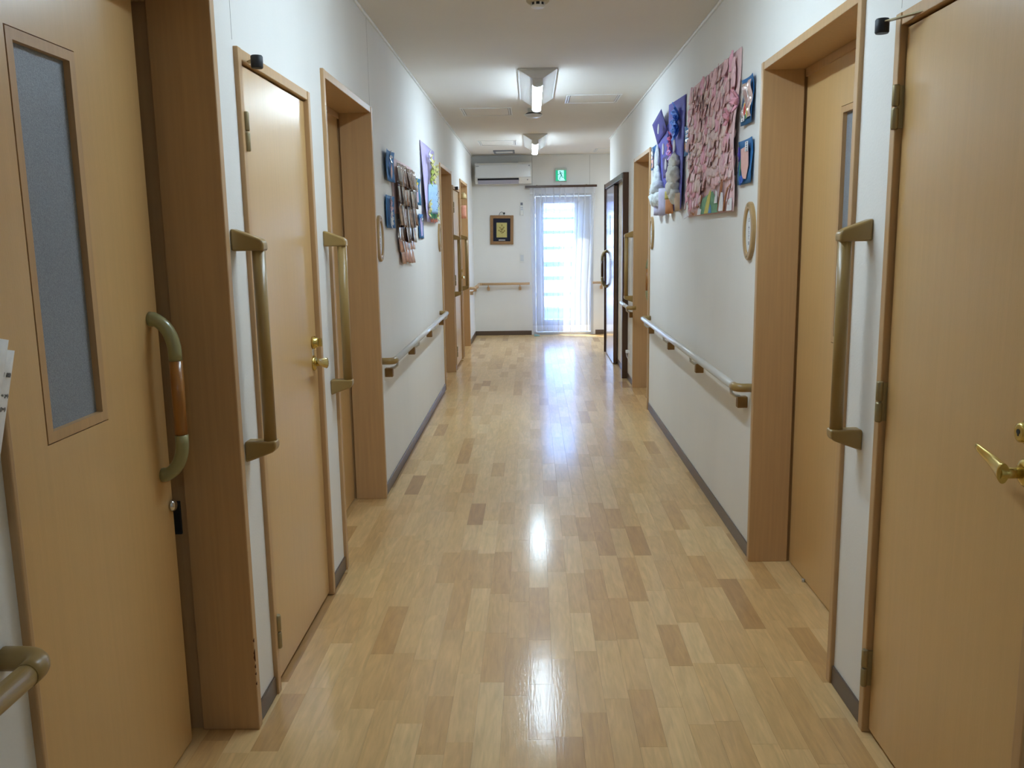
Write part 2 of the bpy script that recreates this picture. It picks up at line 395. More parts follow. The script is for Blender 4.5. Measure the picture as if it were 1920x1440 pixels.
# ---------------------------------------------------------------- doors
def jambs(root, side, y0, y1, zt, sliding, m=None, near_t=.03):
    """the casing boards of a door; y0,y1 outer edges"""
    m = m or CASING; t = .03; pr = .013
    dn = -.148 if sliding else -.10
    obj('side_jamb', wbox(MB(), side, dn, pr, y0, y0+near_t, 0, zt, .003), m, root)
    far = wbox(MB(), side, -.148 if sliding else -.10, pr, y1-t, y1, 0, zt, .003)
    if sliding: wbox(far, side, -.235, -.1482, y1-t+.012, y1+.01, 0, zt-t)
    obj('side_jamb', far, m, root)
    hd = wbox(MB(), side, -.148 if sliding else -.10, pr-.003, y0+near_t, y1-t, zt-t, zt, .002)
    if sliding: wbox(hd, side, -.2, -.1482, y0+near_t, y1-t, zt-t-.028, zt-t+.01)
    obj('head_jamb', hd, m, root)
def pull_handle(leaf, side, y, z0, z1, d0, out=.058, bendm=None, gripm=None):
    """D-shaped pull: olive bends, wooden grip"""
    r = .0165; f = lambda d, z: (X(side, d0+d), y, z)
    lo = [f(out*math.sin(a), z0+.085*(1-math.cos(a))) for a in [i*PI/2/9 for i in range(10)]]+[f(out, z0+.105)]
    hi = [f(out*math.sin(a), z1-.085*(1-math.cos(a))) for a in [i*PI/2/9 for i in range(10)]]+[f(out, z1-.105)]
    mb = MB().tube(lo, [r*1.12]*2+[r]*9); mb.tube(hi, [r*1.12]*2+[r]*9)
    obj('handle_bend', mb, bendm or JADE, leaf)
    obj('handle_grip', MB().tube([f(out, z0+.106), f(out, z1-.106)], r*.98), gripm or GRIP, leaf)
def slide_door(n, side, y0, y1, label, leaf_y, window=None, handle=None, knob=None, leafm=None, near_t=.03):
    root = thing('door_%d' % n, label, 'door', (X(side, 0), (y0+y1)/2, 0), kind='structure')
    jambs(root, side, y0, y1, ZA, True, near_t=near_t)
    d0, d1 = -.188, -.156; zt = ZA-.045
    a, b = leaf_y; mb = MB()
    if window:
        wa, wb, za, zb = window; g = .0025
        O = [(a, .006), (b, .006), (b, zt), (a, zt)]; I = [(wa-g, za-g), (wb+g, za-g), (wb+g, zb+g), (wa-g, zb+g)]
        V = {(k, j, e): mb.bm.verts.new((X(side, dd), L_[j][0], L_[j][1])) for k, L_ in (('o', O), ('i', I)) for j in range(4) for e, dd in ((0, d0), (1, d1))}
        fs = []
        for j in range(4):
            n_ = (j+1) % 4
            for e in (0, 1): fs.append(mb.bm.faces.new((V['o', j, e], V['o', n_, e], V['i', n_, e], V['i', j, e])))
            for k in 'oi': fs.append(mb.bm.faces.new((V[k, j, 0], V[k, n_, 0], V[k, n_, 1], V[k, j, 1])))
        bmesh.ops.recalc_face_normals(mb.bm, faces=fs)
    else: wbox(mb, side, d0, d1, a, b, .006, zt, .002)
    leaf = obj('leaf', mb, leafm or LEAF, root)
    if window:
        t = .021; mb = MB()
        for q in ((wa, wa+t, za, zb), (wb-t, wb, za, zb), (wa+t, wb-t, za, za+t), (wa+t, wb-t, zb-t, zb)):
            wbox(mb, side, d0+.004, d1+.0012, *q)
        obj('window_trim', mb, CASING, leaf)
        obj('window_pane', wbox(MB(), side, d1-.018, d1-.013, wa+t, wb-t, za+t, zb-t), FROST, leaf, label='grey frosted glass pane')
    if handle: pull_handle(leaf, side, handle[0], handle[1], handle[2], d1)
    if knob:
        obj('lock_knob', MB().lathe((X(side, d1), knob[0], knob[1]), (-side, 0, 0), [(.012, 0), (.0165, .003), (.0165, .006), (.012, .012), (.006, .014)]), CHROME, leaf)
    return root
def hinge(leaf, side, y, z, d=.010):
    mb = MB(); r = .0092
    for za, zb in ((z-.053, z-.0015), (z+.0015, z+.053)):
        mb.lathe((X(side, d+.004), y, za), (0, 0, 1), [(r*.8, 0), (r, .004), (r, zb-za-.004), (r*.8, zb-za)], 12)
    wbox(mb, side, -.006, d+.002, y-.005, y+.014, z-.05, z+.05)
    obj('hinge', mb, HINGE, leaf)
def lever(leaf, side, y, z, way, d=-.004):
    """way: +1 lever points along +y"""
    mb = MB(); ax = (-side, 0, 0)
    mb.lathe((X(side, d), y, z), ax, [(.027, 0), (.027, .004), (.022, .009), (.013, .012)], 28)
    mb.tube([(X(side, d+.008), y, z), (X(side, d+.05), y, z)], .0105, 18)
    n = 12; path = []; rad = []
    for i in range(n+1):
        s = i/n
        path.append((X(side, d+.046-.012*math.sin(s*PI)*.4-.004*s), y+way*(-.006+.112*s), z+.004*math.sin(s*PI)+.026*s*s))
        rad.append(.020*(1-.66*s))
    mb.tube(path, rad, 14, flat=(Vector((1, 0, 0)), .45))
    obj('lever_handle', mb, BRASS, leaf)
    mb = MB().lathe((X(side, d), y, z+.076), ax, [(.023, 0), (.023, .008), (.019, .013), (.018, .02), (.013, .022)], 28)
    lk = obj('deadbolt', mb, BRASS, leaf)
    if side > 0:
        obj('sticker', wbox(MB(), side, d, d+.0012, y-.016, y+.010, z+.028, z+.048), WHITEP, leaf)
        k = MB().box(X(side, d+.0228), X(side, d+.0215), y-.0015, y+.0015, z+.070, z+.082)
        k.lathe((X(side, d+.0215), y, z+.078), ax, [(.005, 0), (.005, .0015)], 14)
        obj('keyhole', k, BLACK, leaf)
    else:
        wbox(mb := MB(), side, d+.02, d+.034, y-.004, y+.004, z+.061, z+.091, .002)
        obj('thumb_turn', mb, BRASS, leaf)
        obj('sticker', wbox(MB(), side, d, d+.0012, y-.014, y+.012, z+.03, z+.052), WHITEP, leaf)
def stopper(root, side, ya, yb, z, out=.048, m=HINGE):
    """flat arm out of the gap over the leaf, rubber bumper on its end"""
    a = Vector((X(side, -.01), ya, z)); b = Vector((X(side, out), yb, z+.004))
    dv = (b-a).normalized(); n = Vector((-dv.y, dv.x, 0)).normalized()*.008
    ar = obj('stopper_arm', MB().prism([a-n, a+n, b+n*.9, b-n*.9], (0, 0, .003)), m, root)
    c = b+dv*.012
    obj('rubber_bumper', MB().lathe((c.x, c.y, z-.020), (0, 0, 1), [(.0145, 0), (.0165, .003), (.0165, .031), (.0145, .034)], 20), BLACK, ar)
def hinged_door(n, side, y0, y1, label, hinge_far, stop):
    root = thing('door_%d' % n, label, 'door', (X(side, 0), (y0+y1)/2, 0), kind='structure')
    jambs(root, side, y0, y1, ZB, False)
    a, b = y0+.0335, y1-.0335
    leaf = obj('leaf', wbox(MB(), side, -.042, -.004, a, b, .013, ZB-.036, .002), LEAF, root)
    obj('painted_gap_shade', wbox(MB(), side, -.06, -.045, y0+.03, y1-.03, 0, ZB-.03), DARKGAP, root)  # dark board behind the leaf, painting the shade in its gaps
    hy = b+.004 if hinge_far else a-.004
    for z in (.19, .925, 1.655): hinge(leaf, side, hy, z)
    lever(leaf, side, a+.052 if hinge_far else b-.052, .915, 1 if hinge_far else -1)
    stopper(root, side, *stop)
    return root

d1 = slide_door(1, -1, 1.25, 2.282, 'tan sliding door ajar with tall frosted pane and wood-grip pull', (1.20, 2.193),
                window=(1.649, 1.893, .972, 1.752), handle=(2.146, .772, 1.172), knob=(2.183, .680), near_t=.013)
obj('strike_plate', wbox(MB(), -1, -.199, -.164, 2.2555, 2.2635, .575, .668, .002), BLACK, d1)
mb = MB()
for z, h, w_ in ((.262, .012, .003), (.222, .02, .0035), (.205, .03, .004), (.185, .012, .003), (.165, .008, .003), (.135, .01, .003)):
    mb.prism([(X(-1, .0134), 2.2525, z), (X(-1, .0134-w_), 2.2519, z+h*.4), (X(-1, .0134), 2.2525, z+h)], (0, .004, 0))
obj('chipped_edge', mb, PAD, d1, label='dark chips knocked out of the jamb edge')
d2 = hinged_door(2, -1, 2.445, 3.224, 'tan flush door with brass lever and black bumper beside the frosted-pane door', False, (2.56, 2.512, 1.846, .037))
d3 = slide_door(3, -1, 3.45, 4.48, 'recessed tan door between the brass-lever door and photo collage', (3.40, 4.440))
d4 = slide_door(4, -1, 7.77, 8.84, 'recessed tan door past the lilac vase picture', (7.7, 8.80))
d5 = hinged_door(5, -1, 8.94, 9.83, 'distant shiny flush door before the hanging wind bell', False, (9.03, 9.0, 1.846, .037))
d6 = slide_door(6, -1, 9.95, 10.99, 'farthest recessed tan door with wind bell hanging in it', (9.9, 10.95))
d7 = hinged_door(7, 1, 1.498, 2.264, 'tan flush door with brass lever opposite the frosted-pane door', True, (2.09, 2.232, 1.848))
d8 = slide_door(8, 1, 2.50, 3.54, 'recessed tan door with narrow grey pane beside the blossom picture', (2.44, 3.505), window=(2.87, 3.115, .972, 1.775))
obj('floor_guide', MB().lathe((X(1, -.150), 3.292, 0), (0, 0, 1), [(.006, 0), (.006, .010), (.004, .013)], 10), STEEL, d8)
d9 = slide_door(9, 1, 6.76, 7.80, 'recessed tan door beyond the purple cotton-tree picture', (6.7, 7.765), handle=(7.66, .77, 1.17))

# dark surface-hung sliding door by the side passage
r10 = thing('door_10', 'dark walnut sliding door hung in front of the far wall', 'door', (XR, 9.3, 0), kind='structure')
obj('end_post', wbox(MB(), 1, 0, .054, 8.29, 8.34, 0, 1.925, .003), DARKW, r10)
obj('top_rail', wbox(MB(), 1, 0, .058, 8.34, 10.235, 1.872, 1.925, .003), DARKW, r10)
obj('far_post', wbox(MB(), 1, .001, .066, 10.236, 10.256, 0, 1.925, .002), DARKW, r10)
lf = obj('leaf', wbox(MB(), 1, .012, .05, 9.23, 10.232, .008, 1.858, .002), DARKLEAF, r10)
obj('painted_track_shade', wbox(MB(), 1, .012, .05, 9.23, 10.232, 1.8585, 1.8715), DARKGAP, r10)  # solid dark strip that paints the shade above the leaf
obj('window_pane', wbox(MB(), 1, .0495, .0512, 9.60, 9.68, 1.36, 1.57), FROST, lf)
pull_handle(lf, 1, 10.05, .78, 1.175, .05, .052, HINGE, DARKW)

# garden door in the end wall
r11 = thing('door_11', 'pale aluminium garden door with one tall pane behind the lace curtain', 'door', (.43, YE, 0), kind='structure')
mb = MB().box(DX0, DX0+.035, YE-.005, YE+.10, 0, DZ, .002).box(DX1-.035, DX1, YE-.005, YE+.10, 0, DZ, .002).box(DX0+.035, DX1-.035, YE-.005, YE+.10, DZ-.04, DZ, .002).box(DX0+.035, DX1-.035, YE-.01, YE+.10, 0, .035, .002)
obj('frame', mb, ALU, r11)
GX0, GX1, GZ0, GZ1 = .170, .590, .205, 1.795
mb = MB().box(DX0+.038, GX0, YE+.03, YE+.07, .04, DZ-.044, .002).box(GX1, DX1-.038, YE+.03, YE+.07, .04, DZ-.044, .002).box(GX0, GX1, YE+.03, YE+.07, .04, GZ0).box(GX0, GX1, YE+.03, YE+.07, GZ1, DZ-.044)
lf = obj('leaf', mb, ALU, r11)
obj('glass_pane', MB().box(GX0, GX1, YE+.048, YE+.052, GZ0, GZ1), PANE, lf)
mb = MB().box(.098, .122, YE+.018, YE+.03, .84, .98, .003).tube([(.11, YE+.02, .9), (.11, YE-.012, .9), (.02+.16, YE-.014, .895)], .008, 10)
obj('lever_handle', mb, CHROME, lf)

# ---------------------------------------------------------------- ceiling lamps
def lamp(y0, label, tube=TUBE):
    y1 = y0+1.25; xc = .053
    r = thing('ceiling_lamp', label, 'lamp', (xc, (y0+y1)/2, ZC), 'tube lamps along the corridor ceiling')
    obj('flange', MB().box(xc-.131, xc+.131, y0-.004, y1+.004, ZC-.011, ZC, .002), LAMPW, r)
    prof = [(-.122, ZC-.011), (.122, ZC-.011), (.037, 2.371), (-.037, 2.371)]
    obj('reflector', MB().prism([(xc+a, y0, z) for a, z in prof], (0, y1-y0, 0), .0015, 1), LAMPW, r)
    tp = [(-.033, 2.343)]+[(.033*math.copysign(abs(math.cos(PI+i*PI/10))**.7, math.cos(PI+i*PI/10)), 2.342+.019*math.sin(PI+i*PI/10)) for i in range(11)]+[(.033, 2.343)]
    obj('tube_holder', MB().box(xc-.0345, xc+.0345, y0+.002, y1-.002, 2.3432, 2.3708, .001, 1), LAMPW, r)
    for a, b in ((y0+.002, y0+.05), (y1-.05, y1-.002)):
        obj('end_cap', MB().prism([(xc+q*1.06, a, 2.3430-(2.3430-z)*1.05) for q, z in tp], (0, b-a, 0)), LAMPW, r)
    obj('tube', MB().prism([(xc+q, y0+.0505, z) for q, z in tp], (0, y1-y0-.101, 0)), tube, r, label='glowing white tube')
    return r
lamp(2.28, 'ceiling tube lamp over the frosted-pane door, nearest the viewer', TUBE2)
lamp(5.95, 'larger-looking ceiling tube lamp between the two wide ceiling hatches')
lamp(9.66, 'smaller distant ceiling tube lamp in front of the air conditioner')
lamp(-1.75, 'unseen ceiling tube lamp added behind the viewer', TUBE3)  # added out of view as weak fill for the camera-facing jambs

# smoke detectors
r = thing('smoke_detector', 'beige smoke detector with dark slots at the top edge', 'detector', (.042, 4.243, ZC))
obj('mounting_base', MB().lathe((.042, 4.243, ZC), (0, 0, -1), [(.053, 0), (.053, .018), (.046, .024)], 32), mat('detector_beige', srgb(188, 178, 146), .5, noise=.03), r)
obj('sensing_chamber', MB().lathe((.042, 4.243, ZC-.024), (0, 0, -1), [(.03, 0), (.031, .012)], 32), BLACK, r)
mb = MB()
for k in range(8):
    a = 2*PI*(k+.5)/8; c = Vector((.042+.0315*math.cos(a), 4.243+.0315*math.sin(a), 0)); t = Vector((-math.sin(a), math.cos(a), 0))*.004; q = Vector((math.cos(a), math.sin(a), 0))*.002
    mb.prism([c-t-q+Vector((0, 0, ZC-.038)), c+t-q+Vector((0, 0, ZC-.038)), c+t+q+Vector((0, 0, ZC-.038)), c-t+q+Vector((0, 0, ZC-.038))], (0, 0, .015))
mb.lathe((.042, 4.243, ZC-.036), (0, 0, -1), [(.033, 0), (.031, .006), (.024, .011)], 32)
obj('grille', mb, WHITEP, r)
r = thing('smoke_detector', 'shiny dome detector hanging just past the nearer visible tube lamp', 'detector', (.031, 7.80, ZC))
obj('mounting_base', MB().lathe((.031, 7.80, ZC), (0, 0, -1), [(.05, 0), (.05, .03), (.06, .036)], 32), WHITEP, r)
obj('dark_collar', MB().lathe((.031, 7.80, ZC-.036), (0, 0, -1), [(.062, 0), (.076, .012)], 32), BLACK, r)
obj('dome', MB().lathe((.031, 7.80, ZC-.048), (0, 0, -1), [(.08, 0), (.078, .006), (.062, .020), (.035, .028), (.012, .030)], 32), mat('detector_silver', srgb(205, 207, 208), .3, metal=.3, noise=.02), r)

# ceiling hatches
SEAM2 = mat('hatch_joint', srgb(96, 94, 96), .7)
def hatch(x0, x1, y0, y1, label):
    r = thing('ceiling_hatch', label, 'hatch', ((x0+x1)/2, (y0+y1)/2, ZC), 'flush inspection hatches in the corridor ceiling')
    f = .014; mb = MB()
    for a in ((x0, x1, y0, y0+f), (x0, x1, y1-f, y1)): mb.box(*a, ZC-.006, ZC, .0015)
    for xs in (x0, x1-.03):
        for k in range(2): mb.box(xs+.017*k, xs+.017*k+.012, y0+f, y1-f, ZC-.006, ZC, .0015)
    obj('hatch_frame', mb, WHITEP, r)
    obj('reveal', MB().box(x0+.002, x1-.002, y0+f, y1-f, ZC-.0012, ZC), SEAM2, r)
    obj('panel', MB().box(x0+.034, x1-.034, y0+f+.012, y1-f-.012, ZC-.004, ZC-.0012), CEIL, r)
hatch(-.598, -.155, 7.69, 8.15, 'ceiling hatch on the photo-collage side beside the nearer visible lamp')
hatch(.286, .72, 7.08, 7.50, 'ceiling hatch on the blossom-picture side beside the nearer visible lamp')
hatch(-.602, -.16, 10.26, 10.74, 'ceiling hatch beside the distant tube lamp')
hatch(.82, 1.25, 11.38, 11.85, 'ceiling hatch over the side passage')
r = thing('ceiling_vent', 'small grey-framed ceiling vent in front of the air conditioner', 'vent', (-.337, 11.59, ZC))
mb = MB()
for q in ((-.472, -.202, 11.41, 11.44), (-.472, -.202, 11.74, 11.77), (-.472, -.447, 11.44, 11.74), (-.227, -.202, 11.44, 11.74)): mb.box(*q, ZC-.014, ZC, .002)
obj('vent_frame', mb, GREYP, r)
for k in range(6): obj('vent_slat', MB().box(-.446, -.228, 11.45+k*.049, 11.478+k*.049, ZC-.010, ZC-.002), LAMPW, r)

# ---------------------------------------------------------------- grab bars
def grab_bar(side, y, z0, z1, label):
    r = thing('grab_bar', label, 'grab bar', (X(side, 0), y, (z0+z1)/2), 'upright grab bars between the doors')
    for za, s in ((z1, 1), (z0, -1)):
        P = [(0, za), (0, za-s*.060), (.086, za-s*.060), (.086, za-s*.040), (.080, za-s*.030), (.066, za-s*.024)]
        obj('bracket', MB().prism([(X(side, d), y-.022, z) for d, z in P], (0, .044, 0), .006, 3), OLIVE, r)
    obj('bar', MB().tube([(X(side, .066), y, z0+.055), (X(side, .066), y, z1-.055)], .0178, 20), OLIVE, r)
grab_bar(-1, 2.345, .755, 1.392, 'upright olive grab bar between the frosted-pane door and brass-lever door')
grab_bar(-1, 3.385, .755, 1.392, 'upright olive grab bar between brass-lever door and the recessed door before the photos')
grab_bar(-1, 8.89, .755, 1.392, 'upright olive grab bar in front of the distant shiny flush door')
grab_bar(-1, 9.89, .755, 1.392, 'upright olive grab bar under the hanging wind bell')
grab_bar(1, 2.39, .760, 1.392, 'upright olive grab bar between narrow-pane door and the flush door opposite frosted pane')
grab_bar(1, 7.85, .760, 1.392, 'upright olive grab bar above the socket by the dark walnut door')

# ---------------------------------------------------------------- handrails
def arc(side, d, y, z, s, r=.035, n=8):
    """quarter bend from the rail (distance d) to the wall; s=+1 far end"""
    return [(X(side, d-r+r*math.cos(a)), y+s*r*math.sin(a), z) for a in [i*PI/2/n for i in range(n+1)]]
def handrail(side, y0, y1, z, brs, label, railm=SILVER, endm=OLIVE, d=.066, near=True, far=True, blockm=BLOCK):
    r = thing('handrail', label, 'handrail', (X(side, 0), (y0+y1)/2, z), 'handrails along the walls')
    R = .0172
    a, b = y0+(.055 if near else 0), y1-(.055 if far else 0)
    obj('rail', MB().tube([(X(side, d), a, z), (X(side, d), b, z)], R, 20), railm, r)
    for on, yy, s in ((near, a, -1), (far, b, 1)):
        if not on: continue
        p = [(X(side, d), yy-s*.004, z), (X(side, d), yy+s*.012, z)]+arc(side, d, yy+s*.014, z, s)+[(X(side, .002), yy+s*.049, z)]
        obj('elbow', MB().tube(p, R*1.06, 18), endm, r)
    for yb in brs:
        br = obj('bracket', wbox(MB(), side, 0, .042, yb-.018, yb+.018, z-.098, z-.05, .003), blockm, r)
        p = [(X(side, .03), yb, z-.052), (X(side, .05), yb, z-.048), (X(side, .066), yb, z-.036), (X(side, d+.002), yb, z-.014)]
        obj('bracket_arm', MB().tube(p, .0075, 10), STEEL, br)
handrail(-1, 4.535, 7.48, .722, (4.64, 5.545, 6.52, 7.41), 'long silvery handrail below the photo collage')
handrail(1, 3.575, 6.70, .727, (3.665, 4.62, 5.58, 6.51), 'long silvery handrail below the pink blossom picture')
handrail(1, 7.64, 8.26, .727, (7.80,), 'short silvery handrail before the dark walnut door', far=False)
handrail(-1, .25, 1.205, .752, (.45,), 'olive handrail end before the frosted-pane door', railm=OLIVE, near=False)
# pale wooden rail turning the far corner
r = thing('handrail', 'pale wooden handrail turning the corner below the framed flower picture', 'handrail', (XL, YE, .715), 'handrails along the walls')
z = .715
obj('rail', MB().tube([(XL+.066, 11.16, z), (XL+.066, YE-.10, z)], .017, 16).tube([(XL+.10, YE-.066, z), (-.03, YE-.066, z)], .017, 16), PALEW, r)
obj('elbow', MB().tube([(XL+.066, YE-.104, z), (XL+.068, YE-.085, z), (XL+.078, YE-.072, z), (XL+.105, YE-.066, z)], .018, 16), PALEW, r)
obj('elbow', MB().tube([(XL+.066, 11.164, z), (XL+.062, 11.13, z), (XL+.045, 11.115, z), (XL+.002, 11.113, z)], .018, 16), PALEW, r)
for q in ((XL, 11.25, 0), (XL, 11.95, 0)): obj('bracket', MB().box(XL, XL+.04, q[1]-.018, q[1]+.018, z-.09, z-.045, .003).tube([(XL+.03, q[1], z-.05), (XL+.06, q[1], z-.04), (XL+.066, q[1], z-.014)], .007, 10), PALEW, r)
for xx in (-.60, -.165): obj('bracket', MB().box(xx-.018, xx+.018, YE-.04, YE, z-.09, z-.045, .003).tube([(xx, YE-.03, z-.05), (xx, YE-.06, z-.04), (xx, YE-.066, z-.014)], .007, 10), PALEW, r)
r = thing('handrail', 'pale wooden handrail past the lace curtain, behind the walnut door', 'handrail', (1.3, YE, z), 'handrails along the walls')
obj('rail', MB().tube([(.832, YE-.066, z), (2.2, YE-.066, z)], .017, 16), PALEW, r)
for xx in (.953, 1.6): obj('bracket', MB().box(xx-.018, xx+.018, YE-.04, YE, z-.09, z-.045, .003).tube([(xx, YE-.03, z-.05), (xx, YE-.06, z-.04), (xx, YE-.066, z-.014)], .007, 10), PALEW, r)

# ---------------------------------------------------------------- end wall fittings
r = thing('air_conditioner', 'white wall air conditioner high on the end wall', 'air conditioner', (-.366, YE, 2.19))
ax0, ax1, az0, az1, yf = -.742, .010, 2.054, 2.326, YE-.215
prof = [(YE, az0+.03), (YE, az1), (yf+.02, az1), (yf, az1-.02), (yf-.004, az0+.075), (yf+.01, az0+.05), (yf+.06, az0), (YE-.03, az0)]
obj('body', MB().prism([(ax0, y_, z_) for y_, z_ in prof], (ax1-ax0, 0, 0), .004), WHITEP, r)
obj('front_panel', MB().prism([(ax0+.012, y_, z_) for y_, z_ in [(yf+.002, az1-.026), (yf-.008, az1-.03), (yf-.012, az0+.08), (yf-.002, az0+.074)]], (ax1-ax0-.024, 0, 0), .002), mat('ac_panel', srgb(222, 223, 222), .22, noise=.01), r)
obj('air_slot', MB().prism([(ax0+.035, y_, z_) for y_, z_ in [(yf-.004, az0+.070), (yf-.007, az0+.06), (yf+.02, az0+.03), (yf+.03, az0+.04)]], (.55, 0, 0)), BLACK, r)
obj('louver', MB().prism([(ax0+.037, y_, z_) for y_, z_ in [(yf-.003, az0+.045), (yf+.000, az0+.042), (yf+.052, az0-.003), (yf+.05, az0+.005)]], (.546, 0, 0), .001), mat('ac_louver', srgb(168, 168, 184), .4, noise=.02), r)
obj('top_grille', MB().box(ax0+.03, ax0+.58, yf+.0195, yf+.15, az1-.006, az1+.0025, .001), GREYP, r)
mb = MB()
for k in range(5): mb.box(ax0+.018+k*.0075, ax0+.0235+k*.0075, yf-.0125, yf-.009, az1-.050, az1-.041)
obj('maker_mark', mb, GREYP, r)
mb = MB().lathe((ax1-.03, yf-.009, az1-.046), (0, -1, 0), [(.008, 0), (.008, .003)], 16)
obj('sensor_eye', MB().lathe((ax1-.052, yf+.001, az0+.045), (0, -1, -.3), [(.008, 0), (.008, .006)], 16), GREYP, r)
obj('indicator', mb, GREYP, r)
# exit sign
EG = mat('exit_green', srgb(30, 190, 140), .4, emit=.16); EWH = mat('exit_white', srgb(170, 250, 244), .4, emit=.26); EDK = mat('exit_figure', srgb(40, 140, 140), .5, emit=.03)
r = thing('exit_sign', 'lit green running-man exit sign above the curtain rail', 'exit sign', (.408, YE, 2.17))
obj('housing', MB().box(.333, .484, YE-.032, YE, 2.080, 2.256, .003), mat('exit_housing', srgb(188, 200, 192), .4, noise=.02), r)
obj('sign_face', MB().box(.338, .479, YE-.0345, YE-.032, 2.086, 2.226), EG, r)
obj('doorway_panel', MB().prism([(.369, YE-.0346, 2.224), (.447, YE-.0346, 2.224), (.447, YE-.0346, 2.112), (.466, YE-.0346, 2.090), (.390, YE-.0346, 2.086), (.369, YE-.0346, 2.106)], (0, -.0012, 0)), EWH, r)
mb = MB(); yq = YE-.0372
def stroke(pts, w_): mb.tube([(a, yq, b) for a, b in pts], w_, 8, flat=(Vector((0, 1, 0)), .25))
mb.lathe((.396, yq+.001, 2.206), (0, -1, 0), [(.0085, 0), (.0085, .0015)], 14)
stroke([(.398, 2.196), (.408, 2.176), (.416, 2.157)], .0075)
stroke([(.400, 2.190), (.388, 2.178), (.384, 2.170), (.368, 2.170)], .0036)
stroke([(.402, 2.191), (.420, 2.192), (.432, 2.178)], .0036)
stroke([(.413, 2.160), (.402, 2.142), (.393, 2.124), (.388, 2.108), (.396, 2.102)], .0046)
stroke([(.417, 2.158), (.422, 2.140), (.424, 2.133), (.444, 2.133)], .0046)
obj('running_figure', mb, EDK, r)
# curtain rail
r = thing('curtain_rail', 'dark brown curtain rail over the garden door', 'curtain rail', (.405, YE-.07, 2.015))
obj('rail', MB().box(-.073, .886, YE-.088, YE-.05, 1.997, 2.028, .004).box(-.078, -.068, YE-.091, YE-.047, 1.999, 2.027, .003).box(.881, .891, YE-.091, YE-.047, 1.999, 2.027, .003), DARKW, r)
for xx in (.08, .405, .75): obj('bracket', MB().box(xx-.01, xx+.01, YE-.06, YE, 2.02, 2.034, .002), HINGE, r)
mb = MB()
for k in range(14): mb.lathe((-.02+k*.064, YE-.066, 1.99), (0, 0, 1), [(.004, 0), (.005, .006), (.004, .012)], 8)
obj('glider', mb, WHITEP, r, kind='stuff')
# lace curtain
r = thing('lace_curtain', 'sheer white pleated lace curtain over the garden door', 'curtain', (.43, YE-.10, 0))
PLE = [-.016, .0, .062, .145, .225, .315, .40, .485, .575, .66, .745, .80, .84, .872]
PLEATS = [(.012+.986*(k+.5+.16*math.sin(k*2.3))/10.0) for k in range(10)]
def curt(u, v):
    z_ = .05+(1.997-.05)*v
    xl = -.014+.022*(1-v); xr = .872-.075*min(1, max(0, (1-v)*1.35))-.006*(1-v)
    dep = .006*math.sin(19*u+2*v)
    sh = 0
    for k, p in enumerate(PLEATS):
        q = p+.010*math.sin(2.5*v+k)*(1-v)
        wd = .0105+.004*(1-v)*(1+math.sin(k*1.7))
        t_ = (u-q)/wd
        g_ = math.exp(-t_*t_)
        dep += (.030+.012*math.sin(k*2.1))*g_
        sh += .011*t_*math.exp(-.5*t_*t_)*-1
    return (xl+(xr-xl)*u+sh*1.0, YE-.085-dep, z_)
def curt_band(v0, v1): return lambda u, v: curt(u, v0+(v1-v0)*v)
def flat_sheet(fn, nu, nv):
    mb = MB(); A = [[mb.bm.verts.new(fn(i/nu, j/nv)) for j in range(nv+1)] for i in range(nu+1)]
    for i in range(nu):
        for j in range(nv):
            f = mb.bm.faces.new((A[i][j], A[i+1][j], A[i+1][j+1], A[i][j+1])); f.smooth = True
    return mb
obj('lace_panel', flat_sheet(curt_band(.045, .958), 420, 18), LACE, r)
obj('header_tape', flat_sheet(curt_band(.958, 1.0), 420, 3), LACEH, r)
obj('bottom_hem', flat_sheet(curt_band(0, .045), 420, 3), LACEH, r)
mb = MB()
for k in range(10):
    u = PLEATS[k]; a = Vector(curt(u, .5)); mb.tube([Vector(curt(u, v))+Vector((0, -.006, 0)) for v in (.9, .93, .958, .985, .998)], [.002, .006, .008, .007, .004], 8)
obj('pinch_pleat', mb, LACEH, r, kind='stuff')
# framed flower picture
r = thing('framed_picture', 'small wood-framed gold flower relief on navy mount', 'picture', (-.40, YE, 1.445))
R3 = Matrix.Rotation(math.radians(1.0), 4, 'Y')
def picpt(mb):
    bmesh.ops.transform(mb.bm, verts=mb.bm.verts, matrix=Matrix.Translation((-.403, 0, 1.446)) @ R3 @ Matrix.Translation((.403, 0, -1.446))); return mb
px0, px1, pz0, pz1 = -.562, -.244, 1.250, 1.642; t = .042
FW = mat('picture_frame_wood', srgb(150, 112, 72), .4, noise=.1, nscale=(30, 30, 30))
for q in ((px0, px0+t, pz0, pz1), (px1-t, px1, pz0, pz1), (px0+t, px1-t, pz0, pz0+t), (px0+t, px1-t, pz1-t, pz1)):
    obj('frame_side', picpt(MB().box(q[0], q[1], YE-.026, YE-.001, q[2], q[3], .004)), FW, r)
obj('mount', picpt(MB().box(px0+t, px1-t, YE-.014, YE-.006, pz0+t, pz1-t)), mat('navy_velvet', srgb(22, 24, 46), .8, noise=.1), r)
GOLD = mat('gold_foil', srgb(196, 184, 118), .4, metal=.35, noise=.06, nscale=(40, 40, 40)); DGOLD = mat('gold_relief', srgb(128, 108, 52), .4, metal=.4, noise=.05)
pl = obj('gold_plaque', picpt(MB().box(-.475, -.332, YE-.018, YE-.0142, 1.345, 1.543, .001)), GOLD, r)
mb = MB(); yq = YE-.0185
for a, b, c, d_ in ((-.405, 1.395, -.402, 1.505), (-.404, 1.42, -.425, 1.47), (-.403, 1.43, -.378, 1.475), (-.404, 1.40, -.44, 1.435), (-.403, 1.40, -.368, 1.43)):
    mb.tube([(a, yq, b), ((a+c)/2+.004, yq, (b+d_)/2), (c, yq, d_)], .0018, 6)
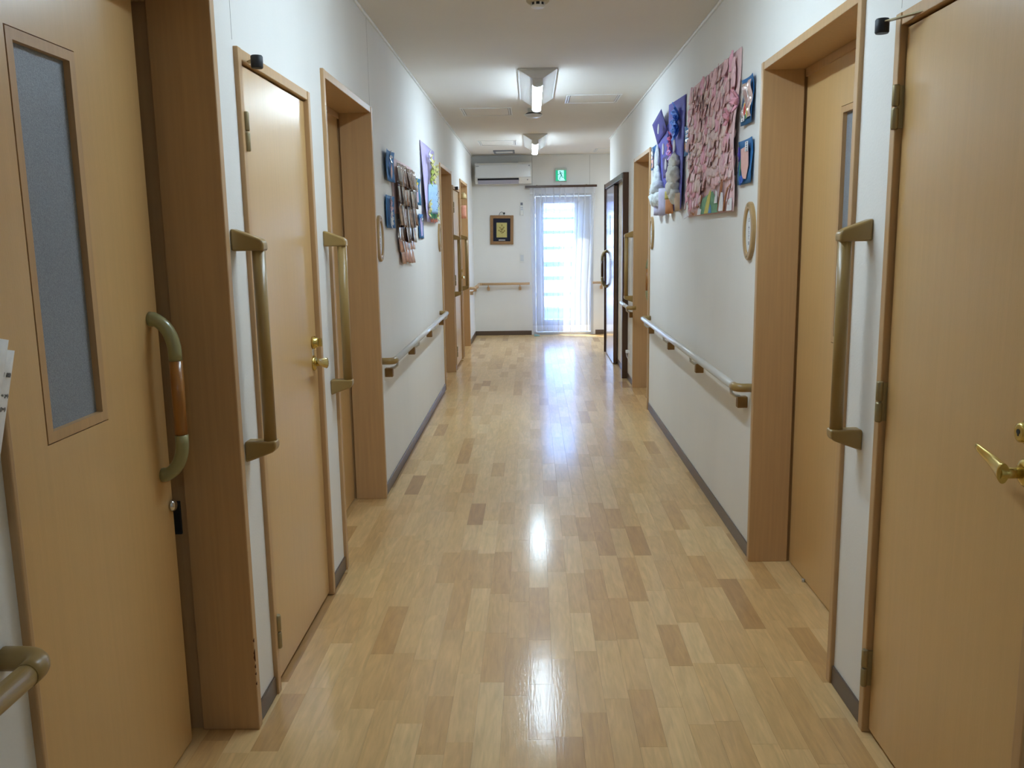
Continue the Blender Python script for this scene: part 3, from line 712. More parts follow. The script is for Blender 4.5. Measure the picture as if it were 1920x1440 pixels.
for a, b in ((-.402, 1.51), (-.427, 1.478), (-.376, 1.48), (-.442, 1.44), (-.366, 1.433), (-.41, 1.455), (-.392, 1.46), (-.418, 1.425), (-.385, 1.415)):
    for k in range(5):
        an = 2*PI*k/5+a*40; mb.lathe((a+.0065*math.cos(an), yq+.0012, b+.0065*math.sin(an)), (0, -1, 0), [(.005, 0), (.003, .0022)], 8)
obj('flower_relief', picpt(mb), DGOLD, pl)
obj('name_plate', picpt(MB().box(-.446, -.356, YE-.0165, YE-.0142, 1.302, 1.316)), STEEL, r)
obj('hanging_cord', MB().tube([(-.438, YE-.006, 1.640), (-.430, YE-.008, 1.668), (-.415, YE-.008, 1.684), (-.395, YE-.008, 1.688), (-.378, YE-.008, 1.672), (-.366, YE-.006, 1.640)], .0025, 8), BLACK, r)
obj('wall_hook', MB().lathe((-.368, YE, 1.668), (0, -1, 0), [(.012, 0), (.014, .006), (.009, .014)], 12), BLACK, r)
# remote control and switch
r = thing('remote_control', 'white air conditioner remote hanging on the end wall', 'remote control', (-.127, YE, 1.73))
obj('holder', MB().box(-.152, -.101, YE-.020, YE, 1.636, 1.72, .004), WHITEP, r)
b = obj('body', MB().box(-.149, -.104, YE-.026, YE-.004, 1.642, 1.822, .005), WHITEP, r)
obj('screen', MB().box(-.142, -.112, YE-.0272, YE-.0258, 1.772, 1.806, .0004), GREYP, b)
for k in range(3):
    obj('button', MB().box(-.140+k*.010, -.133+k*.010, YE-.0275, YE-.0258, 1.735, 1.748).box(-.140+k*.010, -.133+k*.010, YE-.0275, YE-.0258, 1.71, 1.722), mat('button_pale', srgb(176, 186, 204), .5), b)
r = thing('light_switch', 'white light switch plate beside the lace curtain', 'switch', (-.13, YE, 1.06))
obj('switch_plate', MB().box(-.165, -.096, YE-.008, YE, 1.0, 1.12, .003), WHITEP, r)
for k in range(3): obj('rocker', MB().box(-.152, -.109, YE-.011, YE-.007, 1.022+k*.027, 1.046+k*.027, .0015), mat('rocker_white', srgb(214, 218, 220), .4), r)
# wall socket and plug
r = thing('wall_socket', 'white wall socket with a plug under the grab bar by the walnut door', 'socket', (XR, 8.1, .29))
obj('socket_plate', wbox(MB(), 1, 0, .007, 8.065, 8.135, .235, .355, .003), WHITEP, r)
obj('plug', wbox(MB(), 1, .007, .04, 8.085, 8.115, .27, .30, .005), WHITEP, r)
obj('plug_cord', MB().tube([(X(1, .035), 8.1, .275), (X(1, .03), 8.098, .24), (X(1, .012), 8.06, .20), (X(1, .005), 8.0, .17)], .0028, 8), WHITEP, r)
# doorstop on the floor beside the curtain
o = obj('door_wedge', MB().prism([(.02, YE-.20, .001), (.10, YE-.20, .001), (.10, YE-.20, .012), (.03, YE-.20, .03)], (0, .035, 0), .003), mat('pale_cyan_plastic', srgb(150, 196, 206), .4, noise=.05), origin=(.06, YE-.18, 0))
o['label'] = 'small pale blue wedge on the floor by the lace curtain'; o['category'] = 'doorstop'
# wind bell in the farthest recess
r = thing('wind_bell', 'little brass wind bell with pink paper strip hanging in a doorway', 'wind bell', (-.80, 10.5, 1.86))
bx, by = -.797, 10.47
obj('cord', MB().tube([(bx, by, 1.968), (bx, by, 1.70)], .0015, 6), mat('string', srgb(214, 190, 140), .8), r)
obj('bell', MB().lathe((bx, by, 1.80), (0, 0, 1), [(.043, 0), (.044, .02), (.038, .048), (.022, .068), (.004, .076)], 20), mat('bell_brass', srgb(186, 164, 116), .45, metal=.3, noise=.08), r)
obj('paper_strip', MB().sheet(lambda u, v: (bx-.04+.075*u, by+.02*u, 1.575+.15*v), 2, 4, .0012, (0, -1, 0)), paper('salmon_paper', 226, 158, 132), r)

# ---------------------------------------------------------------- oval room signs
PLATE = mat('sign_plate', srgb(236, 238, 240), .4, noise=.01)
def room_sign(side, y, zc, label, marks):
    r = thing('room_sign', label, 'sign', (X(side, 0), y, zc), 'oval wooden room signs')
    ax = (-side, 0, 0)
    obj('oval_frame', MB().ring((X(side, 0), y, zc), ax, .119, .090, .016, 1, .70), mat('sign_wood', srgb(176, 142, 92), .4, noise=.1, nscale=(40, 40, 8)), r)
    obj('name_plate', MB().lathe((X(side, 0), y, zc), ax, [(.0905, 0), (.0905, .008)], 32, 1, (.119*.7-.029)/.0905), PLATE, r)
    for s in (-1, 1): obj('screw', MB().lathe((X(side, .0155), y, zc+s*.103), ax, [(.005, 0), (.0035, .0025)], 10), HINGE, r)
    mb = MB()
    for pts in marks:      # handwriting, running down the plate
        mb.tube([(X(side, .0086), y-side*a, zc+b) for a, b in pts], .0012, 6, flat=(Vector((1, 0, 0)), .3))
    obj('handwriting', mb, INK, r)
G = [
    [[(-.006, .052), (.000, .046), (.005, .054)], [(.0, .046), (.0, .038)], [(-.006, .040), (.006, .041)]],
    [[(-.007, .014), (.002, .018), (.008, .012)], [(.0, .022), (.002, .006), (-.005, .004)], [(-.008, -.004), (.004, .0), (.006, -.010), (-.006, -.012)], [(-.004, -.02), (.006, -.018)], [(.0, -.016), (-.002, -.030), (.006, -.034)], [(-.006, -.044), (.007, -.042), (.006, -.054), (-.005, -.056), (-.006, -.044)], [(-.004, -.05), (.005, -.049)]],
    [[(-.006, .03), (.007, .032)], [(.0, .038), (-.004, .014)], [(.002, .026), (.008, .012)], [(-.007, .0), (.006, .002), (-.004, -.014), (.008, -.016)], [(-.004, -.03), (.006, -.028), (.0, -.046)]],
]
room_sign(-1, 4.60, 1.358, 'oval wooden room sign beside the cards and photo collage', G[2])
room_sign(-1, 7.60, 1.357, 'oval wooden room sign beside the lilac vase picture', G[0]+G[2])
room_sign(1, 3.678, 1.365, 'oval wooden room sign beside the narrow-pane door, under the cards', G[0]+G[1])
room_sign(1, 6.635, 1.367, 'oval wooden room sign beneath the purple cotton-tree picture', G[0]+G[2])

# ---------------------------------------------------------------- children's craft cards and pictures
def wsheet(side, y0, y1, z0, z1, dfun, nu=8, nv=8, th=.0014, yz=None):
    """sheet standing off the wall by dfun(u,v); u runs y0->y1, v runs z0->z1"""
    def fn(u, v):
        y_, z_ = (y0+(y1-y0)*u, z0+(z1-z0)*v)
        if yz: y_, z_ = yz(u, v, y_, z_)
        return (X(side, dfun(u, v)), y_, z_)
    return MB().sheet(fn, nu, nv, th, (-side, 0, 0))
def wpoly(side, pts, d, th=.0016):
    return MB().prism([(X(side, d), a, b) for a, b in pts], (-side*th, 0, 0))
def leafpts(y, z, l, w_, ang):
    P = [(-.5, 0), (-.25, .42), (.1, .5), (.5, 0), (.1, -.5), (-.25, -.42)]
    return [(y+(a*l)*math.cos(ang)-(b*w_)*math.sin(ang), z+(a*l)*math.sin(ang)+(b*w_)*math.cos(ang)) for a, b in P]
def flower(mb, side, y, z, d, R_, n=5, lift=.012, seed=0):
    rnd = random.Random(seed)
    for k in range(n):
        a = 2*PI*k/n+rnd.random()*.4; c, s = math.cos(a), math.sin(a); t = (-s, c)
        def fn(u, v):
            rr = R_*(.15+.85*v); w_ = R_*.62*math.sin(PI*min(.93, .18+v*.75))*(u-.5)
            return (X(side, d+lift*(v**1.6)+.006*(1-(2*u-1)**2)*0+.004*abs(2*u-1)), y+c*rr+t[0]*w_, z+s*rr+t[1]*w_)
        mb.sheet(fn, 4, 4, .0008, (-side, 0, 0))
    return mb
CB = paper('card_blue', 36, 104, 160); CT = paper('card_teal', 30, 110, 150)
PK = paper('paper_pink', 230, 166, 180); PB = paper('paper_peach', 226, 178, 168); RD = paper('paper_red', 196, 50, 36); YL = paper('paper_yellow', 226, 202, 84)
PU = paper('paper_violet', 66, 48, 150); GR = paper('paper_green', 46, 130, 96); BL = paper('paper_bright_blue', 40, 92, 190); WHT = paper('paper_white', 236, 236, 238)
LIL = paper('paper_lilac', 196, 184, 228); ORG = paper('paper_orange', 208, 140, 88); BRN = paper('paper_brown', 124, 82, 60)
GLOSS = mat('glossy_film', srgb(222, 190, 178), .08, noise=.12, nscale=(50, 50, 50), bump=.6, bscale=(60, 60, 60), coat=1)
SFILM = mat('silver_film', srgb(214, 216, 220), .1, metal=.5, noise=.2, nscale=(60, 60, 60), bump=.8, bscale=(70, 70, 70))
def label_tag(parent, side, y0, y1, z0, z1, d):
    t_ = obj('name_tag', wpoly(side, [(y0, z0), (y1, z0), (y1, z1), (y0, z1)], d), WHT, parent)
    mb = MB(); n = 4
    for k in range(n):
        zz = z1-(k+.7)*(z1-z0)/n; w_ = (y1-y0)*.28; ym = (y0+y1)/2
        mb.box(X(side, d+.0017), X(side, d+.0021), ym-w_, ym+w_*.6, zz, zz+.0022).box(X(side, d+.0017), X(side, d+.0021), ym-w_*.3, ym-w_*.1, zz-.004, zz+.006)
    obj('lettering', mb, INK, t_)
def card(side, y0, y1, z0, z1, label, m, curl=.01, wave=0, base=.004, skew=0):
    r = thing('craft_card', label, 'card', (X(side, 0), (y0+y1)/2, z0), "children's craft cards pinned to the walls")
    f = lambda u, v: base+curl*(2*v-1)**2*.6+curl*abs(2*u-1)**2+wave*math.sin(v*PI*2)
    yz = (lambda u, v, y_, z_: (y_+skew*(v-.5), z_)) if skew else None
    obj('backing', wsheet(side, y0, y1, z0, z1, f, 8, 8, .0016, yz), m, r)
    return r
DD = .018
# blossom-picture wall
c = card(1, 3.655, 3.835, 1.800, 1.985, 'blue card with glossy film and a big pink flower, above the oval sign', CB, .008, .004)
obj('glossy_film', wsheet(1, 3.665, 3.80, 1.822, 1.965, lambda u, v: .017+.006*math.sin(v*9)+.003*math.sin(u*7), 8, 12), GLOSS, c)
obj('pink_flower', flower(MB(), 1, 3.835, 1.905, .026, .05, 6, .03, 3), PK, c)
mb = wpoly(1, leafpts(3.735, 1.872, .022, .02, 1), .026)
obj('yellow_petal', mb.prism([(X(1, .026), a, b) for a, b in leafpts(3.70, 1.84, .045, .014, 1.3)], (-.0016, 0, 0)), YL, c)
obj('red_leaf', wpoly(1, leafpts(3.725, 1.852, .05, .024, 1.9), .028), RD, c)
obj('teal_leaf', wpoly(1, leafpts(3.71, 1.824, .03, .016, .5), .027), GR, c)
label_tag(c, 1, 3.765, 3.815, 1.815, 1.858, .02)
c = card(1, 3.650, 3.88, 1.560, 1.740, 'blue card with peach pentagon and violet leaves, just above the oval sign', CB, .006, .003)
obj('peach_shape', wpoly(1, [(3.825, 1.706), (3.70, 1.712), (3.69, 1.63), (3.725, 1.578), (3.785, 1.584), (3.815, 1.63)], .015), PB, c)
mb = MB()
for y_, z_, l, a in ((3.846, 1.70, .036, 1.2), (3.838, 1.675, .04, 1.8), (3.855, 1.685, .034, .7)): mb.prism([(X(1, .017), p, q) for p, q in leafpts(y_, z_, l, .016, a)], (-.004, 0, 0))
obj('violet_leaf', mb, PU, c)
obj('green_stem', wpoly(1, leafpts(3.835, 1.625, .085, .018, 1.7), .015), GR, c)
mb = MB()
for y_, z_, l, a in ((3.80, 1.588, .05, .3), (3.82, 1.575, .04, 1.2), (3.785, 1.572, .05, -.2)): mb.prism([(X(1, .0165), p, q) for p, q in leafpts(y_, z_, l, .016, a)], (-.003, 0, 0))
obj('blue_leaf', mb, BL, c)
label_tag(c, 1, 3.69, 3.735, 1.688, 1.727, .019)
c = card(1, 5.075, 5.245, 1.80, 1.965, 'blue card with white glossy stripes half behind the blossom picture', CB, .005)
for k, zz in enumerate((1.935, 1.912, 1.888, 1.868, 1.848)):
    obj('white_stripe', wpoly(1, [(5.09, zz), (5.20, zz+.004), (5.20, zz-.012), (5.09, zz-.014)], .012), WHT if k % 2 else SFILM, c)
obj('orange_leaf', wpoly(1, leafpts(5.205, 1.852, .06, .03, 1.4), .014), ORG, c)
c = card(1, 6.42, 6.68, 1.822, 1.985, 'blue card with white and peach petals next to the purple cotton-tree picture', CB, .004)
obj('white_petal', flower(MB(), 1, 6.575, 1.935, .01, .045, 5, .008, 5), WHT, c)
obj('peach_petal', flower(MB(), 1, 6.55, 1.868, .01, .05, 6, .008, 6), PB, c)
# photo-collage wall
c = card(-1, 4.80, 5.06, 1.668, 1.833, 'blue card curling off the wall with silver flower, above the oval sign', CB, .012, 0, .008)
obj('silver_flower', flower(MB(), -1, 4.90, 1.795, .022, .035, 5, .012, 8), SFILM, c)
obj('peach_stem', wpoly(-1, leafpts(4.97, 1.725, .085, .05, 1.4), .022), PB, c)
obj('blue_leaf', wpoly(-1, leafpts(4.905, 1.76, .05, .02, 2.0), .022), BL, c)
c = card(-1, 4.80, 5.09, 1.415, 1.592, 'blue card with white and pale pink flowers, beside the oval sign', CB, .006)
obj('white_flower', flower(MB(), -1, 4.925, 1.46, .012, .05, 7, .01, 9), WHT, c)
obj('pink_flower', flower(MB(), -1, 4.925, 1.515, .012, .045, 6, .01, 10), paper('paper_palepink', 226, 200, 212), c)
obj('grey_flower', flower(MB(), -1, 4.925, 1.56, .012, .03, 6, .008, 11), paper('paper_mauve', 190, 170, 180), c)
c = card(-1, 5.96, 6.26, 1.582, 1.762, 'teal card with yellow flower between the photo collage and lilac picture', CT, .012, .004)
obj('yellow_flower', flower(MB(), -1, 6.02, 1.715, .018, .038, 5, .012, 12), YL, c)
obj('dark_leaf', wpoly(-1, leafpts(6.0, 1.66, .09, .03, 1.6), .016), paper('paper_darkgreen', 40, 58, 50), c)
obj('pink_shape', wpoly(-1, [(6.07, 1.73), (6.16, 1.735), (6.17, 1.60), (6.09, 1.60)], .016), paper('paper_rose', 216, 190, 206), c)
c = card(-1, 6.21, 6.47, 1.352, 1.525, 'blue card with lilac oblong, lowest card under the lilac picture', CB, .003)
obj('lilac_shape', wpoly(-1, [(6.27, 1.495), (6.35, 1.50), (6.41, 1.47), (6.40, 1.375), (6.31, 1.368), (6.29, 1.42)], .009), LIL, c)
obj('white_blossom', flower(MB(), -1, 6.33, 1.49, .011, .025, 5, .006, 14), WHT, c)

# photo collage: rows of curling glossy prints on a pale pink sheet
def photo_mat(k):
    c = [(120, 88, 72), (98, 76, 66), (150, 110, 90), (84, 70, 64), (138, 120, 112), (168, 140, 124)][k]
    return mat('photo_print_%d' % k, srgb(*c), .12, noise=.45, nscale=(28, 22, 34), bump=.1, bscale=(30, 30, 30), coat=1)
PH = [photo_mat(k) for k in range(6)]; PHB = mat('photo_back', srgb(232, 234, 238), .3, noise=.04)
SKIN = mat('photo_print_warm', srgb(214, 158, 134), .2, noise=.25, nscale=(30, 24, 30), coat=1)
r = thing('photo_collage', 'collage of curling glossy photo prints in rows on a pink sheet', 'collage', (XL, 5.5, 1.22))
obj('backing_sheet', wsheet(-1, 5.10, 5.93, 1.50, 1.815, lambda u, v: .003), paper('sheet_palepink', 224, 196, 196), r)
rows = [(1.672, 1.795, 5.10, 5.92, 6, PH), (1.555, 1.690, 5.12, 5.93, 6, PH), (1.440, 1.575, 5.15, 5.93, 6, PH), (1.345, 1.470, 5.18, 5.90, 5, PH), (1.288, 1.368, 5.20, 5.90, 5, [SKIN]), (1.212, 1.308, 5.26, 5.82, 4, [SKIN])]
rnd = random.Random(21)
for ri, (z0, z1, ya, yb, n, ms) in enumerate(rows):
    for k in range(n):
        w_ = (yb-ya)/n; y0 = ya+k*w_+rnd.uniform(-.008, .008); h_ = rnd.uniform(.0, .018)
        cv = rnd.uniform(.008, .020); sl = rnd.uniform(.002, .012)*(1 if ri < 4 else .8); sk = rnd.uniform(-.02, .03)*(1 if ri > 2 else .3)
        dd = .006+.004*(5-ri) if ri < 4 else .006
        f = lambda u, v, cv=cv, sl=sl, dd=dd: dd+cv*(2*u-1)**2*(.4+.6*(1-v))+sl*(1-v)
        yz = lambda u, v, y_, z_, sk=sk: (y_+sk*(1-v), z_)
        ph = obj('photo', wsheet(-1, y0+.004, y0+w_*.95, z0-h_, z1-h_*.5, f, 8, 5, .0006, yz), ms[rnd.randrange(len(ms))], r)
        if ri in (2, 3, 4) and k % 2 == ri % 2:
            e = lambda u, v: (X(-1, f(1, v)+.0015+.004*u), y0+w_*.95+sk*(1-v)+.016*u, z0-h_+(z1-h_*.5-z0+h_)*v)
            obj('curled_edge', MB().sheet(e, 3, 5, .0006, (1, 0, 0)), PHB, ph)

# lilac vase picture
r = thing('vase_picture', 'lilac sheet picture of a pale blue vase with yellow flowers', 'picture', (XL, 6.9, 1.46))
obj('backing_sheet', wsheet(-1, 6.45, 7.36, 1.475, 2.05, lambda u, v: .004+.035*(1-u)**3*(1-v), 8, 8, .0014, lambda u, v, y_, z_: (y_, z_)), LIL, r)
obj('vase', wsheet(-1, 6.78, 7.12, 1.54, 1.76, lambda u, v: .016+.05*math.sin(PI*u), 10, 8, .002, lambda u, v, y_, z_: (6.95+(y_-6.95)*(.65+.5*math.sin(PI*(.15+.7*(1-v)))), z_)), paper('paper_skyblue', 166, 200, 232, noise=.12), r)
YP_ = paper('paper_paleyellow', 226, 222, 150); YGR = paper('paper_yellowgreen', 176, 190, 90)
for k, (y_, z_, R_, m) in enumerate(((6.78, 1.965, .05, WHT), (6.90, 1.94, .06, YP_), (7.02, 1.90, .06, YP_), (7.18, 1.885, .055, YP_), (6.92, 1.85, .06, YGR), (7.05, 1.82, .055, YP_), (6.85, 1.79, .045, YGR), (6.72, 1.60, .05, YP_), (6.68, 1.545, .04, YP_), (7.22, 1.59, .055, YP_), (7.26, 1.54, .05, YP_), (7.30, 1.90, .05, YP_))):
    obj('paper_flower', flower(MB(), -1, y_, z_, .022, R_, 6, .02, 30+k), m, r)
mb = MB()
for k in range(7): mb.prism([(X(-1, .03), a, b) for a, b in leafpts(6.80+.06*k, 1.53, .10, .03, 1.2+.12*k)], (.003, 0, 0))
obj('green_leaf', mb, paper('paper_leafgreen', 40, 150, 90), r)
mb = MB(); rn = random.Random(4)
for k in range(14): mb.prism([(X(-1, .03+.002*(k % 3)), a, b) for a, b in leafpts(6.76+.034*k, 1.487+rn.uniform(-.006, .012), .055, .022, rn.uniform(-.6, .6))], (.003, 0, 0))
obj('brown_scrap', mb, paper('paper_rust', 170, 96, 74), r)
mb = MB()
for k in range(10): mb.lathe((X(-1, .068), 6.86+.02*k, 1.57+.16*((k*7) % 10)/10), (1, 0, 0), [(.006, 0), (.004, .003)], 8)
obj('vase_dot', mb, paper('paper_navy', 70, 80, 130), r, kind='stuff')

# pink blossom picture
r = thing('blossom_picture', 'large pink blossom picture covered with torn tissue petals', 'picture', (XR, 4.5, 1.45))
def blo_edge(u, v, y_, z_):
    # far edge bulges at the foot
    return (y_+(.10*max(0, .30-v)/.30*u if u > .6 else 0), z_+(.015*u if v > .9 else 0))
obj('backing_sheet', wsheet(1, 3.905, 5.06, 1.452, 2.135, lambda u, v: .004+.022*(1-u)**4*math.sin(PI*min(1, v*1.1))**2+.018*(1-v)**3*(1-u)**3, 14, 14, .0016, blo_edge), paper('sheet_pink', 232, 196, 196), r)
TIS = [mat('tissue_%d' % k, srgb(*c), .75, noise=.10, nscale=(50, 50, 50), bump=.5, bscale=(90, 90, 90)) for k, c in enumerate(((240, 198, 202), (236, 206, 202), (240, 180, 198), (228, 182, 182), (238, 214, 208), (242, 204, 208)))]
pet = []
for k in range(8):
    rn = random.Random(50+k); L_, W_ = rn.uniform(.055, .085), rn.uniform(.06, .10); a1, a2, a3 = rn.uniform(.5, 2), rn.uniform(0, 6), rn.uniform(1.5, 3)
    def fn(u, v):
        w_ = 1-.35*abs(2*v-1)**2+.12*math.sin(9*v+a2)
        d_ = .003+.009*(1-v)*(.4+abs(math.sin(a3*u*PI+a2)))+.006*math.sin(a1*PI*u+a2)**2
        return (-d_, (u-.5)*W_*w_+.01*math.sin(7*v+a2), (v-.5)*L_*(1-.12*math.sin(5*u+a2)))
    mb = MB().sheet(fn, 6, 6, .0006, (-1, 0, 0)); pet.append(mb)
pmesh = []
for k, mb in enumerate(pet):
    me = bpy.data.meshes.new('tissue_petal'); mb.bm.to_mesh(me); mb.bm.free(); me.materials.append(TIS[k % 6]); pmesh.append(me)
base = Vector((XR, 4.5, 1.45)); rn = random.Random(9); cnt = 0
zrow = 2.095
while zrow > 1.50:
    yy = 3.955+rn.uniform(0, .05)
    while yy < 5.06+(.10 if zrow < 1.62 else 0):
        skip = (zrow < 1.585 and 4.08 < yy < 4.62) or (zrow > 2.06 and yy < 4.02)
        if not skip:
            o = bpy.data.objects.new('tissue_petal', pmesh[rn.randrange(8)]); sc.collection.objects.link(o); o.parent = r
            o.location = Vector((XR-.006-.008*rn.random(), yy, min(2.10, zrow+rn.uniform(-.014, .014))))-base
            o.rotation_euler = (rn.uniform(-.3, .3), rn.uniform(-.05, .03), rn.uniform(-.06, .06)); cnt += 1
        yy += rn.uniform(.060, .086)
    zrow -= .043
GRN = mat('crayon_green', srgb(112, 160, 120), .8, noise=.25, nscale=(30, 60, 60))
YEL = mat('crayon_yellow', srgb(216, 206, 100), .8, noise=.12, nscale=(30, 60, 60))
CBL = mat('crayon_blue', srgb(90, 150, 200), .8, noise=.2, nscale=(30, 60, 60))
pic = obj('crayon_drawing', wpoly(1, [(4.72, 1.456), (4.60, 1.535), (4.36, 1.560), (4.25, 1.50), (4.22, 1.456)], .022, .002), GRN, r, label='green crayon hill')
obj('yellow_band', wpoly(1, [(4.56, 1.457), (4.47, 1.54), (4.40, 1.572), (4.39, 1.555), (4.45, 1.457)], .0242, .001), YEL, pic)
obj('blue_patch', wpoly(1, [(4.45, 1.457), (4.41, 1.50), (4.385, 1.49), (4.37, 1.457)], .0252, .001), CBL, pic)
TRK = paper('paper_bark', 176, 116, 78)
mb = MB()
for pts in ([(4.22, 1.462), (4.19, 1.52), (4.145, 1.565), (4.13, 1.63)], [(4.19, 1.53), (4.16, 1.59), (4.17, 1.62)], [(4.10, 1.46), (4.08, 1.51), (4.03, 1.555), (3.97, 1.57)], [(4.75, 1.50), (4.66, 1.515), (4.63, 1.55)], [(4.95, 1.475), (4.85, 1.462)]):
    mb.tube([(X(1, .024), a, b) for a, b in pts], [.011, .009, .007, .004][:len(pts)] if len(pts) > 2 else .007, 8, flat=(Vector((1, 0, 0)), .4))
obj('brown_branch', mb, TRK, r)
for q in ([(4.20, 1.46), (4.10, 1.46), (4.115, 1.54), (4.15, 1.545), (4.185, 1.50)], [(4.03, 1.457), (3.925, 1.457), (3.925, 1.512), (4.00, 1.505)], [(4.30, 1.50), (4.24, 1.50), (4.235, 1.55), (4.27, 1.56)], [(4.98, 1.457), (5.14, 1.44), (5.14, 1.465), (5.02, 1.478)], [(4.73, 1.455), (4.64, 1.455), (4.62, 1.48), (4.70, 1.49)]):
    obj('white_scrap', wpoly(1, q, .026), WHT, r)
obj('loose_blossom', flower(MB(), 1, 4.0, 1.86, .03, .045, 6, .02, 77), PK, r)

# purple cotton-tree picture
r = thing('cotton_tree_picture', 'purple paper picture with grey cotton-wool trees and tissue flowers', 'picture', (XR, 5.8, 1.48))
VIO = paper('sheet_violet', 92, 90, 176); VIO2 = paper('sheet_indigo', 70, 62, 140)
obj('tall_sheet', wsheet(1, 5.26, 5.90, 1.50, 2.150, lambda u, v: .004+.02*(1-u)**3*(1-v), 8, 8, .0014, lambda u, v, y_, z_: (y_, z_+.03*u*v)), VIO, r)
obj('short_sheet', wsheet(1, 5.88, 6.36, 1.62, 2.06, lambda u, v: .008, 6, 6), VIO, r)
obj('folded_flap', wsheet(1, 5.93, 6.36, 2.0, 2.14, lambda u, v: .014+.03*v, 6, 6, .0014, lambda u, v, y_, z_: (y_+.06*(v-.5), z_+.05*(.5-u))), VIO2, r)
obj('dark_flap', wsheet(1, 5.72, 6.06, 1.715, 1.86, lambda u, v: .016+.02*(1-v), 6, 6, .0014, lambda u, v, y_, z_: (5.92+(y_-5.92)*(.25+.8*v)-.06*(1-v), z_)), paper('sheet_plum', 62, 42, 110), r)
TB = mat('tissue_blue', srgb(70, 130, 226), .5, noise=.2, nscale=(60, 60, 60), bump=.6, bscale=(80, 80, 80)); TP = mat('tissue_rose', srgb(222, 110, 160), .5, noise=.2, nscale=(60, 60, 60), bump=.6, bscale=(80, 80, 80)); TV = mat('tissue_violet', srgb(196, 140, 226), .5, noise=.15, nscale=(60, 60, 60), bump=.5)
mb = MB()
for k, (y_, z_) in enumerate(((5.50, 2.08), (5.43, 2.05), (5.53, 2.03), (5.46, 1.995), (5.50, 1.965), (5.43, 1.975))): flower(mb, 1, y_, z_, .016, .062, 5, .026, 80+k)
obj('blue_tissue_flower', mb, TB, r)
mb = MB()
for k, (y_, z_) in enumerate(((5.66, 1.945), (5.68, 1.91), (5.64, 1.885))): flower(mb, 1, y_, z_, .018, .048, 5, .022, 90+k)
obj('rose_tissue_flower', mb, TP, r)
obj('violet_tissue_flower', flower(MB(), 1, 5.64, 1.855, .02, .065, 5, .028, 97), TV, r)
OVP = paper('paper_oval', 206, 206, 214)
for y_, z_, a in ((6.02, 2.045, 2.1), (5.80, 1.895, 1.5), (5.36, 1.872, 1.6), (5.68, 1.79, 1.9)):
    obj('pale_oval', wpoly(1, [(y_+.045*math.cos(t_)*math.cos(a)*.8-.04*math.sin(t_)*math.sin(a), z_+.036*math.cos(t_)*math.sin(a)+.02*math.sin(t_)*math.cos(a)) for t_ in [2*PI*k/12 for k in range(12)]], .052, .004), OVP, r)
COT = mat('cotton_wool', srgb(224, 232, 234), .95, noise=.14, nscale=(60, 60, 60), bump=1.0, bscale=(90, 90, 90))
COT2 = mat('cotton_wool_warm', srgb(222, 222, 216), .95, noise=.14, nscale=(60, 60, 60), bump=1.0, bscale=(90, 90, 90))
def cotton(blobs, m):
    mb = MB()
    for k, (y_, z_, ry, rz, rd) in enumerate(blobs):
        res = bmesh.ops.create_icosphere(mb.bm, subdivisions=3, radius=1)['verts']; rn = random.Random(k*13+5)
        ph = [rn.uniform(0, 6) for _ in range(6)]
        for v in res:
            c0 = v.co.copy(); f = 1+.14*math.sin(6*c0.y+ph[0])*math.sin(6*c0.z+ph[1])+.09*math.sin(13*c0.y+ph[2])*math.sin(12*c0.z+ph[3])+.05*math.sin(24*c0.z+ph[4])*math.sin(22*c0.y+ph[5])
            v.co = Vector((X(1, .012+rd*.5)+c0.x*rd*f, y_+c0.y*ry*f, z_+c0.z*rz*f))
        for v in res:
            for f in v.link_faces: f.smooth = True
    return mb
obj('cotton_crown', cotton([(6.22, 1.70, .10, .09, .03), (6.20, 1.655, .14, .06, .045), (6.12, 1.665, .08, .055, .05), (6.17, 1.60, .15, .055, .05), (6.08, 1.595, .09, .05, .045), (6.25, 1.59, .07, .05, .04), (6.28, 1.86, .07, .10, .02), (6.26, 1.77, .08, .06, .025)], COT), COT, r)
obj('cotton_crown', cotton([(5.52, 1.78, .13, .06, .03), (5.50, 1.71, .14, .07, .04), (5.52, 1.64, .12, .07, .04), (5.46, 1.59, .09, .05, .035)], COT2), COT2, r)
LTR = paper('paper_lavender', 206, 204, 232)
obj('paper_trunk', wsheet(1, 6.12, 6.30, 1.487, 1.60, lambda u, v: .012+.04*math.sin(PI*u), 8, 3), LTR, r)
obj('paper_trunk', wsheet(1, 5.86, 6.04, 1.480, 1.655, lambda u, v: .012+.045*math.sin(PI*u), 8, 3), LTR, r)
obj('paper_trunk', wsheet(1, 6.06, 6.11, 1.487, 1.57, lambda u, v: .010, 3, 3), paper('paper_taupe', 158, 136, 126), r)
tk = obj('paper_trunk', wsheet(1, 5.62, 5.78, 1.485, 1.60, lambda u, v: .012+.036*math.sin(PI*u), 8, 3), ORG, r)
obj('patterned_band', wsheet(1, 5.625, 5.785, 1.575, 1.625, lambda u, v: .015+.037*math.sin(PI*u), 8, 3), mat('band_yellow', srgb(206, 190, 96), .6, noise=.35, nscale=(90, 90, 90)), tk)
obj('paper_trunk', wsheet(1, 5.34, 5.46, 1.495, 1.60, lambda u, v: .012+.03*math.sin(PI*u), 6, 3, .0014, lambda u, v, y_, z_: (y_-.03*(1-v), z_)), paper('paper_tan', 206, 178, 148), r)

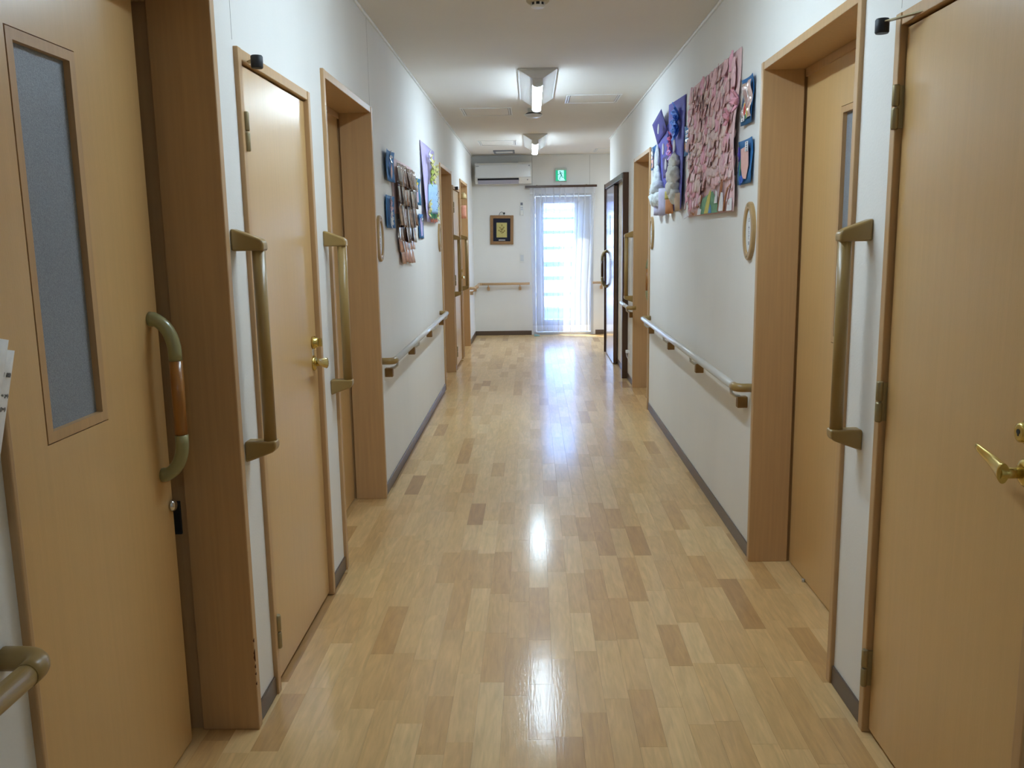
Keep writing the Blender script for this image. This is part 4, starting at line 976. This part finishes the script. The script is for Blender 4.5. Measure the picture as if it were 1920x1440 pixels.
# note sheets on the near wall
def note(yr, zt, d, label, lines):
    r = thing('note_sheet', label, 'paper', (XL, yr, zt), 'handwritten notes pinned near the frosted-pane door')
    P = lambda a, w, e=0: (XL+d+.006*math.sin(a*14)+.012*w/.2+e, yr-a-.54*w, zt-w+.2*a)
    sh = obj('paper', MB().sheet(lambda u, v: P(.17*(1-u), .20*(1-v)), 8, 6, .0006, (1, 0, 0)), paper('note_paper', 234, 231, 226), r)
    mb = MB()
    for w0, glyphs in lines:
        for a0, pts in glyphs: mb.tube([P(a0-x_, w0-y_, .0012) for x_, y_ in pts], .00045, 5)
    if lines: obj('handwriting', mb, mat('pencil', srgb(120, 116, 112), .8), sh, kind='stuff')
ZERO = [(.0016*math.cos(t_), .003*math.sin(t_)) for t_ in [2*PI*k/8 for k in range(9)]]
ONE = [(.0006, .003), (-.0006, -.003)]; HOOK = [(-.001, .002), (.001, .001), (.0012, -.003), (-.001, -.002)]; WAVE = [(-.003, 0), (-.0015, .002), (0, -.001), (.0015, .002), (.003, -.001)]; PAREN = [(-.0005, .003), (.001, 0), (-.0005, -.003)]
hand = [(.034, [(.024, HOOK), (.021, ONE), (.014, ONE), (.011, ZERO), (.0075, ZERO), (.004, PAREN)]),
        (.062, [(.018, WAVE), (.011, HOOK), (.007, WAVE), (.003, PAREN)]), (.080, [(.016, ZERO), (.011, WAVE), (.006, PAREN)])]
note(1.264, 1.205, .030, 'handwritten white note sheet sticking out from the near wall edge', hand)
note(1.236, 1.224, .040, 'front white note sheet overlapping the handwritten one', [])

# ---------------------------------------------------------------- outside the garden door
struct('ground_outside', MB().box(-8, 12, YE+.25, 40, -.3, -.03), mat('concrete_outside', srgb(150, 149, 146), .9, noise=.08, nscale=(3, 3, 3)), 'pale concrete outside the garden door')
r = thing('slat_fence', 'pale horizontal slat fence outside the garden door', 'fence', (.5, 13.7, 0))
FS = mat('fence_slat_shade_blue', srgb(86, 120, 166), .7, noise=.05)  # bluish tint of the shaded side is put into the slat colour
for xx in (-1.2, 2.2): obj('post', MB().box(xx-.03, xx+.03, 13.65, 13.72, -.03, 1.66, .004), FS, r)
for k, (z_, h_) in enumerate(((1.60, .035), (1.385, .05), (1.145, .05), (.885, .075), (.68, .06), (.43, .06), (.185, .06))):
    obj('slat', MB().box(-1.25, 2.25, 13.62, 13.65, z_, z_+h_, .003), FS, r)
r = thing('carport', 'flat lilac carport roof beyond the slat fence', 'carport', (.5, 16, 0))
LR = mat('carport_lilac', srgb(206, 196, 226), .7, noise=.04)
obj('roof', MB().box(-3, 4.5, 15, 18, 1.795, 1.98, .01), LR, r)
for xx in (-2.9, 4.4): obj('post', MB().box(xx-.05, xx+.05, 15.1, 15.2, -.03, 1.795, .004), LR, r)
